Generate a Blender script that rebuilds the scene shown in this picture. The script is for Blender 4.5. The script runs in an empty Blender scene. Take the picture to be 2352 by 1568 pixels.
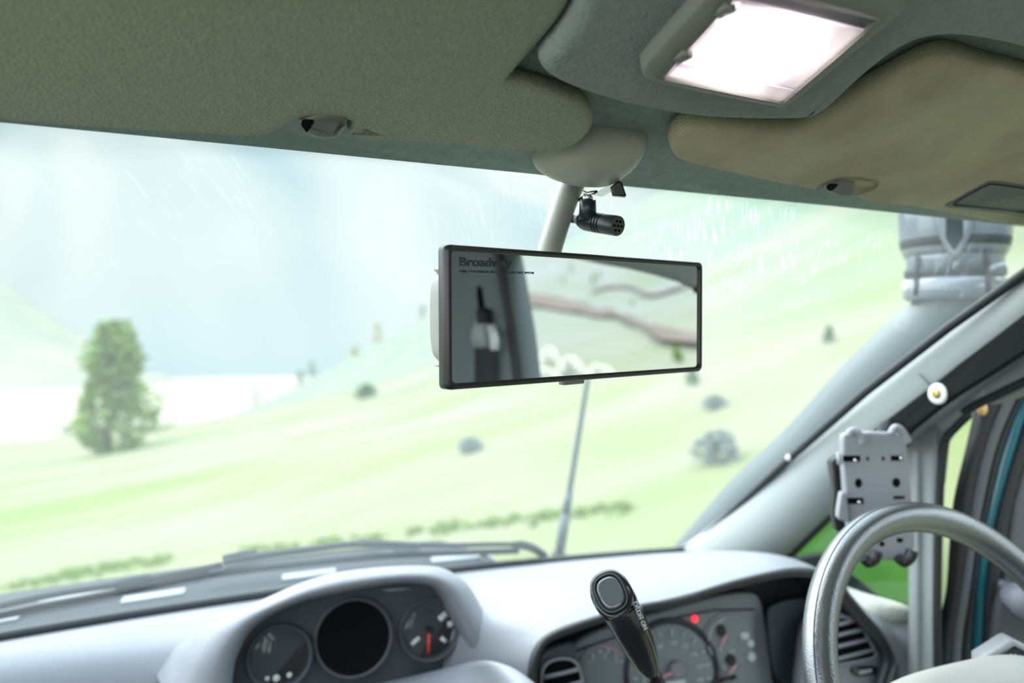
import bpy, bmesh, math, random
from mathutils import Vector, Matrix, Quaternion, noise
random.seed(4)
S = bpy.context.scene
C = S.collection
V = Vector
ZC = 1.75                      # camera height over the ground; helper coordinates are relative to the eye

# ------------------------------------------------------------------ camera, world, sun, exposure
F, PSI = 1900.0, math.radians(26)
FW = V((math.sin(PSI), math.cos(PSI), 0)); RT = V((math.cos(PSI), -math.sin(PSI), 0)); UP = V((0, 0, 1))
cd = bpy.data.cameras.new('camera'); cam = bpy.data.objects.new('camera', cd); C.objects.link(cam)
cd.sensor_width = 36; cd.lens = F / 2352 * 36; cd.clip_start = 0.01; cd.clip_end = 20000
cam.location = (0, 0, ZC); cam.rotation_euler = (math.pi / 2, 0, -PSI)
cd.dof.use_dof = True; cd.dof.focus_distance = 0.63; cd.dof.aperture_fstop = 3.6; cd.dof.aperture_blades = 7
S.camera = cam
S.view_settings.view_transform = 'Standard'; S.view_settings.look = 'None'
S.view_settings.gamma = 1; S.view_settings.use_curve_mapping = False
S.view_settings.exposure = 2.5
w = bpy.data.worlds.new('world'); S.world = w; w.use_nodes = True
nt = w.node_tree; bg = nt.nodes['Background']
tc = nt.nodes.new('ShaderNodeTexCoord'); sp = nt.nodes.new('ShaderNodeSeparateXYZ'); rp = nt.nodes.new('ShaderNodeValToRGB')
nt.links.new(tc.outputs['Generated'], sp.inputs[0]); nt.links.new(sp.outputs['Z'], rp.inputs[0]); nt.links.new(rp.outputs[0], bg.inputs[0])
rp.color_ramp.elements[0].position = 0.0; rp.color_ramp.elements[0].color = (.97, 1, 1, 1)
rp.color_ramp.elements[1].position = 0.7; rp.color_ramp.elements[1].color = (.70, .86, 1, 1)
bg.inputs[1].default_value = 0.85
sl = bpy.data.lights.new('sun', 'SUN'); sun = bpy.data.objects.new('sun', sl); C.objects.link(sun)
sl.energy = 0.62; sl.angle = math.radians(55); sl.color = (1, .97, .86)
sun.rotation_euler = V((-.25, .55, .78)).to_track_quat('Z', 'Y').to_euler()
cy = S.cycles
cy.max_bounces = 8; cy.diffuse_bounces = 4; cy.glossy_bounces = 4; cy.transparent_max_bounces = 12; cy.transmission_bounces = 6
cy.caustics_reflective = False; cy.caustics_refractive = False; cy.sample_clamp_indirect = 6
try:
    cy.use_denoising = True; cy.denoiser = 'OPENIMAGEDENOISE'
except Exception:
    pass

# ------------------------------------------------------------------ helpers
def ray(u, v):
    return FW + RT * ((u - 1176) / F) + UP * ((784 - v) / F)
def P(u, v, d=None, X=None, Y=None, Z=None, pl=None):
    k = ray(u, v)
    if d is not None: t = d
    elif X is not None: t = X / k.x
    elif Y is not None: t = Y / k.y
    elif Z is not None: t = Z / k.z
    else: t = pl[1] / pl[0].dot(k)
    return k * t
def HL(off=0.0):                # plane of the sloping front of the headliner
    return (V((0, .364, 1)), .3647 + off)
def glassY(x, z):               # curved windscreen surface
    t = (z + .385) / .524
    return 1.31 - .69 * t - (.18 + .10 * t) * (x - .33) ** 2
def PG(u, v, off=0.0):          # pixel on the windscreen surface
    k = ray(u, v); lo, hi = .2, 3.0
    for _ in range(50):
        m = (lo + hi) / 2; p = k * m
        if p.y < glassY(p.x, p.z) + off: lo = m
        else: hi = m
    return k * lo

def mesh(name, verts, faces, mat, parent=None, smooth=True, loc=None, sub=0):
    me = bpy.data.meshes.new(name)
    if parent is not None: o = V(parent.matrix_basis.translation) - V((0, 0, ZC)) if parent.parent is None else V(parent['org']) 
    else: o = V(loc) if loc is not None else V((0, 0, 0))
    me.from_pydata([tuple(V(p) - o) for p in verts], [], faces)
    bm = bmesh.new(); bm.from_mesh(me); bmesh.ops.recalc_face_normals(bm, faces=bm.faces); bm.to_mesh(me); bm.free()
    me.update()
    if smooth:
        me.polygons.foreach_set('use_smooth', [p.loop_total < 5 for p in me.polygons])
    me.materials.append(mat)
    ob = bpy.data.objects.new(name, me); C.objects.link(ob)
    if parent is not None:
        ob.parent = parent; ob['org'] = tuple(o)
    else:
        ob.location = o + V((0, 0, ZC)); ob['org'] = tuple(o)
    if sub:
        m = ob.modifiers.new('subdivision', 'SUBSURF'); m.levels = sub; m.render_levels = sub
    return ob
def thing(name, label, cat, loc, group=None):
    o = bpy.data.objects.new(name, None); C.objects.link(o); o.empty_display_size = .05
    o.location = V(loc) + V((0, 0, ZC)); o['org'] = tuple(loc); o['label'] = label; o['category'] = cat
    if group: o['group'] = group
    return o
def tag(o, label, cat, group=None):
    o['label'] = label; o['category'] = cat
    if group: o['group'] = group
    return o
def struct(o, label=None):
    o['kind'] = 'structure'
    if label: o['label'] = label
    return o
def crease(o, ang=35):
    me = o.data
    bm = bmesh.new(); bm.from_mesh(me)
    for e in bm.edges:
        if len(e.link_faces) == 2 and e.calc_face_angle(0) > math.radians(ang): e.smooth = False
    bm.to_mesh(me); bm.free(); return o

class MB:                       # collects shapes into one mesh
    def __init__(s): s.v = []; s.f = []
    def add(s, v, f):
        n = len(s.v); s.v += [V(p) for p in v]; s.f += [tuple(i + n for i in q) for q in f]; return s
    def build(s, name, mat, parent=None, smooth=True, ang=35, **k):
        o = mesh(name, s.v, s.f, mat, parent, smooth, **k)
        return crease(o, ang) if smooth else o
def g_box(c, h, R=None):
    R = R or Matrix.Identity(3); c = V(c)
    v = [c + R @ V((x * h[0], y * h[1], z * h[2])) for x in (-1, 1) for y in (-1, 1) for z in (-1, 1)]
    return v, [(0, 1, 3, 2), (4, 6, 7, 5), (0, 4, 5, 1), (2, 3, 7, 6), (0, 2, 6, 4), (1, 5, 7, 3)]
def g_loft(rings, closed=True, cap0=False, cap1=False):
    n = len(rings[0]); v = [p for r in rings for p in r]; f = []
    for i in range(len(rings) - 1):
        for j in range(n if closed else n - 1):
            a, b = i * n + j, i * n + (j + 1) % n
            f.append((a, b, b + n, a + n))
    if cap0: f.append(tuple(range(n)))
    if cap1: f.append(tuple(range((len(rings) - 1) * n, len(rings) * n)))
    return v, f
def frame_of(d):
    d = V(d).normalized(); a = UP if abs(d.z) < .9 else V((1, 0, 0))
    x = d.cross(a).normalized(); return x, x.cross(d).normalized()
def g_tube(path, rad, n=16, cap=True, flat=None):
    path = [V(p) for p in path]; rings = []
    if not isinstance(rad, (list, tuple)): rad = [rad] * len(path)
    x = None
    for i, p in enumerate(path):
        d = (path[min(i + 1, len(path) - 1)] - path[max(i - 1, 0)]).normalized()
        if x is None: x, y = frame_of(d)
        else:
            x = (x - d * x.dot(d)).normalized(); y = x.cross(d)
        rings.append([p + (x * math.cos(t) * (flat or 1) + y * math.sin(t)) * rad[i] for t in (k * 2 * math.pi / n for k in range(n))])
    return g_loft(rings, True, cap, cap)
def g_lathe(c, axis, prof, n=40, cap=True, ex=1.0, xa=None):
    c = V(c); axis = V(axis).normalized(); x, y = frame_of(axis)
    if xa is not None:
        x = V(xa); x = (x - axis * x.dot(axis)).normalized(); y = axis.cross(x)
    rings = [[c + axis * h + (x * math.cos(t) * r * ex + y * math.sin(t) * r) for t in (k * 2 * math.pi / n for k in range(n))] for h, r in prof]
    return g_loft(rings, True, cap, cap)
def spline(pts, n=6, closed=False):
    pts = [V(p) for p in pts]; m = len(pts); out = []
    for i in range(m if closed else m - 1):
        g = (lambda k: pts[k % m]) if closed else (lambda k: pts[min(max(k, 0), m - 1)])
        a, b, c, d = g(i - 1), g(i), g(i + 1), g(i + 2)
        for k in range(n):
            t = k / n
            out.append(.5 * ((2 * b) + (c - a) * t + (2 * a - 5 * b + 4 * c - d) * t * t + (3 * b - a - 3 * c + d) * t ** 3))
    if not closed: out.append(pts[-1])
    return out
def resample(pts, n, closed=False):
    pts = [V(p) for p in pts]
    if closed: pts = pts + [pts[0]]
    L = [0]
    for a, b in zip(pts, pts[1:]): L.append(L[-1] + (b - a).length)
    out = []; k = 0
    for i in range(n):
        s = L[-1] * i / (n if closed else n - 1)
        while k < len(L) - 2 and L[k + 1] < s: k += 1
        t = (s - L[k]) / max(L[k + 1] - L[k], 1e-12); out.append(pts[k].lerp(pts[k + 1], t))
    return out
def px2(L): return [V((a, b, 0)) for a, b in L]
def sp2(L, n=6, closed=True): return [(p.x, p.y) for p in spline(px2(L), n, closed)]
def inset(pts, nrm, d):
    n = len(pts); out = []
    area = sum(((pts[i] - pts[0]).cross(pts[(i + 1) % n] - pts[0])).dot(nrm) for i in range(n))
    sg = 1 if area > 0 else -1
    for i in range(n):
        a = (pts[i] - pts[i - 1]).normalized(); b = (pts[(i + 1) % n] - pts[i]).normalized()
        na, nb = nrm.cross(a) * sg, nrm.cross(b) * sg
        m = na + nb
        if m.length < 1e-6: m = na
        m.normalize(); out.append(pts[i] + m * d / max(m.dot(na), .6))
    if d <= 0 or n > 420: return out
    seg = [(pts[i], pts[(i + 1) % n] - pts[i]) for i in range(n)]
    for it in range(3):
        for i, q in enumerate(out):
            best = None
            for a, e in seg:
                w_ = q - a
                if abs(w_.x) > .1 or abs(w_.y) > .1: continue
                t = min(max(w_.dot(e) / max(e.length_squared, 1e-14), 0), 1); c = a + e * t; L = (q - c).length_squared
                if best is None or L < best[0]: best = (L, c, e)
            if best is None: continue
            L, c, e = best
            if L < (d * .97) ** 2:
                inn = nrm.cross(e).normalized() * sg; w_ = q - c
                if w_.length < 1e-7 or w_.dot(inn) < 0: w_ = inn
                out[i] = c + w_.normalized() * d
    return out
def g_pad(pts, nrm, thick, r, flat=.004, k=5):
    """slab whose visible face carries the outline pts; nrm points out of that face"""
    nrm = V(nrm).normalized(); rings = [[p - nrm * thick for p in pts], [p - nrm * r for p in pts]]
    for i in range(1, k + 1):
        t = i / k * math.pi / 2
        q = inset(pts, nrm, r * (1 - math.cos(t)))
        rings.append([p - nrm * r * (1 - math.sin(t)) for p in q])
    if flat: rings.append(inset(rings[-1], nrm, flat))
    return g_loft(rings, True, True, True)
def g_dome(pts, nrm, h, k=8, base=0.0):
    nrm = V(nrm).normalized(); c = sum(pts, V()) / len(pts); rings = []
    if base: rings.append([p - nrm * base for p in pts])
    for i in range(k):
        t = i / k * math.pi / 2
        rings.append([c + (p - c) * math.cos(t) + nrm * h * math.sin(t) for p in pts])
    v, f = g_loft(rings, True, False, False); n = len(pts); v.append(c + nrm * h); b = (len(rings) - 1) * n
    f += [(b + j, b + (j + 1) % n, len(v) - 1) for j in range(n)]
    return v, f
def sph(c, rx, ry, rz, n=12, m=8):
    v = []; f = []
    for i in range(m + 1):
        a = math.pi * i / m
        for j in range(n):
            b = 2 * math.pi * j / n; v.append(V(c) + V((rx * math.sin(a) * math.cos(b), ry * math.sin(a) * math.sin(b), rz * math.cos(a))))
    for i in range(m):
        for j in range(n): f.append((i * n + j, i * n + (j + 1) % n, (i + 1) * n + (j + 1) % n, (i + 1) * n + j))
    return v, f
def text(name, s, size, org, xdir, ydir, mat, parent, ext=0.0003, bold=0.0, width=None):
    cu = bpy.data.curves.new(name, 'FONT'); cu.body = s; cu.size = size; cu.extrude = ext; cu.offset = bold; cu.resolution_u = 3
    t = bpy.data.objects.new(name, cu); C.objects.link(t)
    bpy.context.view_layer.update()
    me = bpy.data.meshes.new_from_object(t.evaluated_get(bpy.context.evaluated_depsgraph_get()))
    bpy.data.objects.remove(t); bpy.data.curves.remove(cu)
    x = V(xdir).normalized(); y = V(ydir); y = (y - x * y.dot(x)).normalized(); z = x.cross(y)
    R = Matrix((x, y, z)).transposed()
    vs = [V(org) + R @ v.co for v in me.vertices]; fs = [tuple(p.vertices) for p in me.polygons]
    if width:
        xs_ = [(p - V(org)).dot(x) for p in vs]; k_ = width / max(xs_); vs = [p + x * ((p - V(org)).dot(x) * (k_ - 1)) for p in vs]
    bpy.data.meshes.remove(me)
    return mesh(name, vs, fs, mat, parent, False)

# ------------------------------------------------------------------ materials
def mat(name, col, rough=.6, metal=0.0, bump=0.0, bscale=300, var=0.0, vscale=20, spec=.5, coat=0.0, col2=None, stretch=None, detail=3):
    m = bpy.data.materials.new(name); m.use_nodes = True; n = m.node_tree.nodes; l = m.node_tree.links; b = n['Principled BSDF']
    b.inputs['Base Color'].default_value = (*col, 1); b.inputs['Roughness'].default_value = rough; b.inputs['Metallic'].default_value = metal
    b.inputs['Specular IOR Level'].default_value = spec; b.inputs['Coat Weight'].default_value = coat
    t = n.new('ShaderNodeTexCoord'); out = t.outputs['Object']
    if stretch:
        mp = n.new('ShaderNodeMapping'); mp.inputs['Scale'].default_value = stretch[:3]
        if len(stretch) > 3: mp.inputs['Rotation'].default_value = stretch[3:]
        l.new(out, mp.inputs[0]); out = mp.outputs[0]
    if var or col2:
        nz = n.new('ShaderNodeTexNoise'); nz.inputs['Scale'].default_value = vscale; nz.inputs['Detail'].default_value = detail; l.new(out, nz.inputs['Vector'])
        r = n.new('ShaderNodeValToRGB'); l.new(nz.outputs['Fac'], r.inputs[0]); l.new(r.outputs[0], b.inputs['Base Color'])
        c2 = col2 or [min(1, c * (1 + var)) for c in col]; c1 = col if col2 else [c * (1 - var) for c in col]
        r.color_ramp.elements[0].position = .35; r.color_ramp.elements[1].position = .65
        r.color_ramp.elements[0].color = (*c1, 1); r.color_ramp.elements[1].color = (*c2, 1)
    if bump:
        nb = n.new('ShaderNodeTexNoise'); nb.inputs['Scale'].default_value = bscale; nb.inputs['Detail'].default_value = 4; l.new(t.outputs['Object'], nb.inputs['Vector'])
        bp = n.new('ShaderNodeBump'); bp.inputs['Strength'].default_value = bump; bp.inputs['Distance'].default_value = .002; l.new(nb.outputs['Fac'], bp.inputs['Height']); l.new(bp.outputs[0], b.inputs['Normal'])
    return m
def emis(name, col, st):
    m = mat(name, col, .4); b = m.node_tree.nodes['Principled BSDF']
    b.inputs['Emission Color'].default_value = (*col, 1); b.inputs['Emission Strength'].default_value = st; return m
def clear(name, tint=(1, 1, 1), gloss=.06, haze=0.0, hazecol=(1, 1, 1), rough=.02):
    m = bpy.data.materials.new(name); m.use_nodes = True; n = m.node_tree.nodes; l = m.node_tree.links
    n.remove(n['Principled BSDF']); o = n['Material Output']
    t = n.new('ShaderNodeBsdfTransparent'); t.inputs[0].default_value = (*tint, 1)
    g = n.new('ShaderNodeBsdfGlossy'); g.inputs['Roughness'].default_value = rough
    mx = n.new('ShaderNodeMixShader'); mx.inputs[0].default_value = gloss; l.new(t.outputs[0], mx.inputs[1]); l.new(g.outputs[0], mx.inputs[2]); l.new(mx.outputs[0], o.inputs[0])
    if haze:
        h = n.new('ShaderNodeBsdfTranslucent'); h.inputs[0].default_value = (*hazecol, 1); m2 = n.new('ShaderNodeMixShader'); m2.inputs[0].default_value = haze
        l.new(mx.outputs[0], m2.inputs[1]); l.new(h.outputs[0], m2.inputs[2]); l.new(m2.outputs[0], o.inputs[0])
    return m
M = {}
M['visor'] = mat('visor_cloth', (.44, .45, .34), .95, bump=1.0, bscale=620, var=.10, vscale=420, spec=.1)
M['visor2'] = mat('worn_visor_cloth', (.62, .555, .375), .95, bump=1.0, bscale=620, var=.13, vscale=14, spec=.1)
M['liner'] = mat('headliner_cloth', (.36, .42, .385), .95, bump=1.0, bscale=620, var=.08, vscale=120, spec=.1)
M['console'] = mat('console_cloth', (.37, .40, .39), .9, bump=.8, bscale=420, var=.06, vscale=150, spec=.15)
M['bezel'] = mat('lamp_bezel', (.30, .30, .265), .55, bump=.1, bscale=900)
M['clip'] = mat('clip_plastic', (.16, .158, .125), .45)
M['mount'] = mat('mount_plastic', (.43, .42, .35), .42, bump=.1, bscale=1500)
M['pillar'] = mat('pillar_trim', (.33, .36, .355), .55, bump=.15, bscale=700)
M['post'] = mat('post_trim', (.27, .295, .295), .5, bump=.1, bscale=700)
M['dash'] = mat('dash_plastic', (.235, .24, .26), .5, bump=.12, bscale=900)
M['dash_dark'] = mat('dash_dark_plastic', (.055, .062, .07), .5, bump=.1, bscale=700)
M['lip'] = mat('lip_rubber', (.05, .052, .055), .4)
M['button'] = mat('grey_button', (.07, .082, .088), .14, coat=.6)
M['slot'] = mat('pale_slot', (.20, .225, .245), .4)
M['sill'] = mat('lit_sill_tone', (.62, .63, .55), .5)  # paler than the dash: direct light painted into the colour
M['panelgrey'] = mat('panel_grey', (.24, .245, .28), .45, bump=.08, bscale=900)
M['cluster'] = mat('cluster_face', (.215, .24, .255), .5)  # greyed face: reflection of the absent clear cover mixed into the colour
M['clusterdark'] = mat('cluster_dark', (.03, .036, .045), .5)
M['print'] = mat('white_print', (.55, .60, .62), .5)
M['black'] = mat('black_plastic', (.012, .013, .015), .35)
M['strap'] = mat('matt_black', (.008, .009, .010), .6, spec=.12)
M['blackgloss'] = mat('glossy_black', (.012, .012, .014), .12, coat=.3)
M['rubber'] = mat('black_rubber', (.014, .017, .02), .6)
M['slate'] = mat('slate_plastic', (.014, .022, .028), .65, spec=.2)
M['void'] = mat('dark_void', (.004, .004, .005), .9, spec=.1)
M['mirror'] = mat('mirror_glass', (.86, .90, .90), .012, 1.0)
M['mframe'] = mat('mirror_frame', (.022, .024, .022), .38)
M['housing'] = mat('mirror_housing', (.33, .335, .30), .45)
M['ink'] = mat('grey_ink', (.035, .045, .06), .5)
M['mic'] = mat('mic_black', (.02, .026, .03), .33, bump=.05, bscale=1500)
M['chrome'] = mat('bright_metal', (.8, .8, .78), .18, 1)
M['white'] = mat('white_plastic', (.75, .76, .74), .4)
M['brass'] = mat('brass_screw', (.45, .33, .10), .3, 1)
M['leather'] = mat('wheel_leather', (.20, .21, .217), .15, .7, bump=.22, bscale=650, spec=.8)
M['hub'] = mat('hub_vinyl', (.42, .42, .39), .5, bump=.25, bscale=500)
M['knob'] = mat('knob_black', (.009, .01, .012), .18, bump=.03, bscale=900, coat=.25)
M['teal'] = mat('teal_paint', (.004, .13, .165), .25, coat=.5)
M['seal'] = mat('door_seal', (.018, .018, .02), .55)
M['doortrim'] = mat('door_trim', (.10, .105, .115), .55, bump=.1, bscale=600)
M['cradle'] = mat('cradle_plastic', (.29, .305, .33), .42, bump=.08, bscale=900)
M['snorkel'] = mat('snorkel_plastic', (.085, .11, .115), .38, bump=.15, bscale=900)
M['snorkhead'] = mat('snorkel_head_plastic', (.12, .14, .165), .25, spec=.8, coat=.3)
M['snorkdark'] = mat('snorkel_dark_plastic', (.018, .025, .03), .5, spec=.25)
M['label'] = mat('label_sheet', (.16, .165, .16), .5)
M['labelink'] = mat('label_ink', (.015, .016, .018), .6)
M['needle'] = mat('pink_needle', (.75, .35, .45), .5)
M['redneedle'] = mat('red_needle', (.75, .07, .04), .4)
M['redlamp'] = emis('red_warning_lamp', (1, .03, .06), .3)
M['bulb'] = emis('bulb_glow', (1, .95, .96), 9)
M['tray'] = mat('reflector_tray', (.85, .83, .84), .35)
M['gaugeface'] = mat('gauge_face', (.012, .012, .014), .4)
M['lensclear'] = clear('gauge_lens', (1, 1, 1), .022, rough=.01)
M['belt'] = mat('belt_webbing', (.02, .022, .025), .7, bump=.3, bscale=900)
M['bpillar'] = mat('pillar_dark_trim', (.13, .155, .16), .6, bump=.2, bscale=700)
M['wall'] = mat('cabin_wall', (.30, .32, .31), .7)
M['floor'] = mat('cabin_carpet', (.05, .05, .055), .95, bump=.5, bscale=500)
M['bonnet'] = mat('bonnet_reflection_tone', (.35, .39, .42), .25, coat=.3)  # pale grey stands for bright reflections on the bonnet, put in its colour
M['mast'] = mat('mast_coating', (.045, .07, .075), .4)
M['quarter'] = clear('quarter_glass', (.93, .97, .95), .03)
M['lamplens'] = None

# ------------------------------------------------------------------ outside: terrain
def sstep(a, b, x):
    t = min(max((x - a) / (b - a), 0), 1); return t * t * (3 - 2 * t)
def terr(x, y):
    A = -1.75 + .079 * x - .0937 * y if y > 0 else -1.75 + .06 * x
    x0 = 8 + 27 * sstep(2, -14, y)
    B = -1.75 + .522 * (x - x0) - (.145 * y if y > 0 else .06 * y)
    k = 3.0; d = max(min((B - A) / k, 30), -30)
    z = A + k * math.log1p(math.exp(d)) - k * math.log1p(math.exp(-8 * .522 / k)) * (1 if d < 0 else 0) * 0
    z -= k * math.log1p(math.exp(max(min((-1.75 + .522 * (0 - x0) + 1.75) / k, 30), -30))) * math.exp(-(x * x + y * y) / 100)
    r = math.hypot(x, y)
    if r > 3:
        s = min((r - 3) / 8, 1)
        z += s * .10 * noise.noise((x * .35, y * .35, 1)) + min(r / 90, 1) * 1.2 * noise.noise((x * .045, y * .045, 5))
    return z
RMAX = 420.0
def ray_terr(o, k, far=RMAX):
    t = 1.2
    while t < far * 1.3:
        p = o + k * t
        if math.hypot(p.x, p.y) > far: return None
        if p.z < terr(p.x, p.y):
            lo, hi = t / 1.02, t
            for _ in range(24):
                m = (lo + hi) / 2; q = o + k * m
                if q.z < terr(q.x, q.y): hi = m
                else: lo = m
            return o + k * hi
        t *= 1.02
    return None
NR, NA = 92, 240
vs, fs = [V((0, 0, terr(0, 0)))], []
rad = [1.5 * (RMAX / 1.5) ** (i / (NR - 1)) for i in range(NR)]
for i, r in enumerate(rad):
    for j in range(NA):
        a = 2 * math.pi * j / NA; x, y = r * math.cos(a), r * math.sin(a)
        vs.append(V((x, y, terr(x, y))))
for j in range(NA): fs.append((0, 1 + j, 1 + (j + 1) % NA))
for i in range(NR - 1):
    for j in range(NA):
        a = 1 + i * NA + j; b = 1 + i * NA + (j + 1) % NA; fs.append((a, b, b + NA, a + NA))
# the meadow ends in a steep edge down to the valley
b0 = 1 + (NR - 1) * NA
for j in range(NA):
    p = vs[b0 + j]; vs.append(V((p.x * 1.25, p.y * 1.25, min(p.z, 60) - 110)))
for j in range(NA):
    a = b0 + j; b = b0 + (j + 1) % NA; fs.append((a, b, b + NA, a + NA))
def meadow_mat():
    m = bpy.data.materials.new('meadow_grass'); m.use_nodes = True; n = m.node_tree.nodes; l = m.node_tree.links; b = n['Principled BSDF']
    b.inputs['Roughness'].default_value = .95; b.inputs['Specular IOR Level'].default_value = .05
    t = n.new('ShaderNodeTexCoord')
    def nz(sc, det, st):
        mp = n.new('ShaderNodeMapping'); mp.inputs['Scale'].default_value = st; l.new(t.outputs['Object'], mp.inputs[0])
        q = n.new('ShaderNodeTexNoise'); q.inputs['Scale'].default_value = sc; q.inputs['Detail'].default_value = det; l.new(mp.outputs[0], q.inputs['Vector']); return q.outputs['Fac']
    def ramp(f, cs):
        r = n.new('ShaderNodeValToRGB'); l.new(f, r.inputs[0]); e = r.color_ramp.elements
        e[0].position, e[0].color = cs[0][0], (*cs[0][1], 1); e[1].position, e[1].color = cs[-1][0], (*cs[-1][1], 1)
        for p, c in cs[1:-1]:
            k = e.new(p); k.color = (*c, 1)
        return r.outputs[0]
    c1 = ramp(nz(.20, 5, (.8, 1.6, 1)), [(.30, (.108, .152, .026)), (.41, (.158, .172, .066)), (.54, (.190, .182, .112)), (.68, (.212, .192, .145))])
    c2 = ramp(nz(.06, 3, (1, 1.8, 1)), [(.35, (.112, .160, .098)), (.65, (.186, .185, .132))])
    mx = n.new('ShaderNodeMixRGB'); mx.inputs[0].default_value = .32; l.new(c1, mx.inputs[1]); l.new(c2, mx.inputs[2])
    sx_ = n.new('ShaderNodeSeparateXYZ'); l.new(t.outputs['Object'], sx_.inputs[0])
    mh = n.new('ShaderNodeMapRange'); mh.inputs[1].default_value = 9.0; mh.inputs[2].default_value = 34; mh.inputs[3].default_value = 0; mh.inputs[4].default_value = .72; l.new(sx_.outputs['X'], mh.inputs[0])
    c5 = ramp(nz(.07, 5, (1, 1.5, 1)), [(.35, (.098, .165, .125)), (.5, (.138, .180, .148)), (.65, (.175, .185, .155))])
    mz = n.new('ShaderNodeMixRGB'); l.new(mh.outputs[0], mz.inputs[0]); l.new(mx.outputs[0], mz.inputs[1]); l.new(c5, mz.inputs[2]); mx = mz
    # darker green grass patch, stretched along the view through the quarter window
    cx_ = ray_terr(V((0, 0, 0)), ray(1935, 1295)); su = n.new('ShaderNodeVectorMath'); su.operation = 'SUBTRACT'; l.new(t.outputs['Object'], su.inputs[0]); su.inputs[1].default_value = cx_
    az_ = math.atan2(cx_.x, cx_.y); rt_ = n.new('ShaderNodeMapping'); rt_.vector_type = 'POINT'; rt_.inputs['Rotation'].default_value = (0, 0, az_); rt_.inputs['Scale'].default_value = (1, 1, 1); l.new(su.outputs[0], rt_.inputs[0])
    sc_ = n.new('ShaderNodeVectorMath'); sc_.operation = 'MULTIPLY'; l.new(rt_.outputs[0], sc_.inputs[0]); sc_.inputs[1].default_value = (1, .3, .3)
    ln = n.new('ShaderNodeVectorMath'); ln.operation = 'LENGTH'; l.new(sc_.outputs[0], ln.inputs[0])
    mr = n.new('ShaderNodeMapRange'); mr.inputs[1].default_value = .42; mr.inputs[2].default_value = .58; mr.inputs[3].default_value = 1; mr.inputs[4].default_value = 0
    l.new(ln.outputs['Value'], mr.inputs[0])
    c3 = ramp(nz(2.2, 5, (1, 1, 1)), [(.35, (.012, .040, .006)), (.65, (.026, .070, .010))])
    m2 = n.new('ShaderNodeMixRGB'); l.new(mr.outputs[0], m2.inputs[0]); l.new(mx.outputs[0], m2.inputs[1]); l.new(c3, m2.inputs[2])
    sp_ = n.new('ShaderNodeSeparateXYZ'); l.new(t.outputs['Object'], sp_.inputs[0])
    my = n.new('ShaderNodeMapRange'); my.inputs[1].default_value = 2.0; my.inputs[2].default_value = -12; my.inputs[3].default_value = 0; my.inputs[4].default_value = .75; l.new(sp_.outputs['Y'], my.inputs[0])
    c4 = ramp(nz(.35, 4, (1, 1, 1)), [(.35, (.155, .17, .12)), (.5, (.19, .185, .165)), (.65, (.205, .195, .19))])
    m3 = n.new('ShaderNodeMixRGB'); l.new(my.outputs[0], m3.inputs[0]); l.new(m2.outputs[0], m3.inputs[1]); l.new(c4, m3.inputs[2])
    l.new(m3.outputs[0], b.inputs['Base Color']); return m
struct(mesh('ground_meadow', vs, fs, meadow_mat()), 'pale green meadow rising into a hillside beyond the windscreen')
M['valley'] = mat('valley_straw', (.27, .26, .20), .95, var=.15, vscale=.004, spec=.0)
struct(mesh('ground_valley', [V((-6000, -200, -62)), V((4000, -200, -62)), V((4000, 6000, -62)), V((-6000, 6000, -62))], [(0, 1, 2, 3)], M['valley']), 'pale straw valley floor below the meadow')
# far mountain flank across the valley
vs, fs = [], []; n1, n2 = 150, 40
for i in range(n1):
    a = math.radians(-48 + 100 * i / (n1 - 1))
    for j in range(n2):
        d = 1500 + 3800 * j / (n2 - 1); x, y = d * math.sin(a), d * math.cos(a)
        h = .46 * (d - 1500) * (1 + .1 * math.sin(a * 3))
        rg = noise.noise(((x * .55 + y * .35) * .0021, (y * .5 - x * .1) * .0005, 3)) + .5 * noise.noise(((x * .55 + y * .35) * .0047, y * .0008, 9))
        zt = -64 + h + rg * 330 * sstep(1500, 2400, d)
        cap = .10 + .36 * sstep(-9.5, -.5, math.degrees(a)); vs.append(V((x, y, min(zt, d * cap + .12 * (zt - d * cap)))))
for i in range(n1 - 1):
    for j in range(n2 - 1):
        a = i * n2 + j; fs.append((a, a + 1, a + n2 + 1, a + n2))
M['mount_far'] = mat('mountain_slope', (.118, .148, .148), .95, col2=(.205, .203, .182), vscale=.0016, detail=2, stretch=(1.4, .35, .5, 0, 0, -.5), spec=0)  # pale diagonal bands: sunlight on the ridges painted into the colour
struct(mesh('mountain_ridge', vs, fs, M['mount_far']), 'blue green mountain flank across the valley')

vs, fs = [], []
sk_ = [(-700, 470), (-400, 520), (-150, 585), (0, 648), (90, 706), (170, 762), (250, 806), (340, 846), (420, 872)]
sk_ = sp2(sk_, 4, False)
for k_ in range(4):
    for (u, v) in sk_:
        p_ = P(u, v, d=1500); q_ = P(u, v, d=1050 + (u + 100) * .25); q_.z = -64
        if k_ < 3: p_ = q_.lerp(p_, k_ / 2)
        else: p_ = p_ * 1.1; p_.z = -70
        vs.append(p_ + V((0, 0, (10 * noise.noise((u * .012, k_, 2)) if k_ in (1, 2) else 0))))
m_ = len(sk_)
for k_ in range(3):
    for i in range(m_ - 1): a = k_ * m_ + i; fs.append((a, a + 1, a + m_ + 1, a + m_))
struct(mesh('mountain_spur', vs, fs, mat('spur_sunlit_tone', (.22, .215, .165), .95, col2=(.17, .185, .15), vscale=.006, spec=0)), 'spur with sunlight painted into its pale colour, sloping down to the valley behind the big pine')  # pale tone stands for sun on this ridge, painted in
M['leaf'] = mat('pine_needles', (.12, .215, .05), .85, col2=(.27, .36, .10), vscale=1.2, spec=.1)
M['leafdark'] = mat('dark_needles', (.09, .19, .09), .85, col2=(.14, .24, .11), vscale=1.0, spec=.1)
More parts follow.
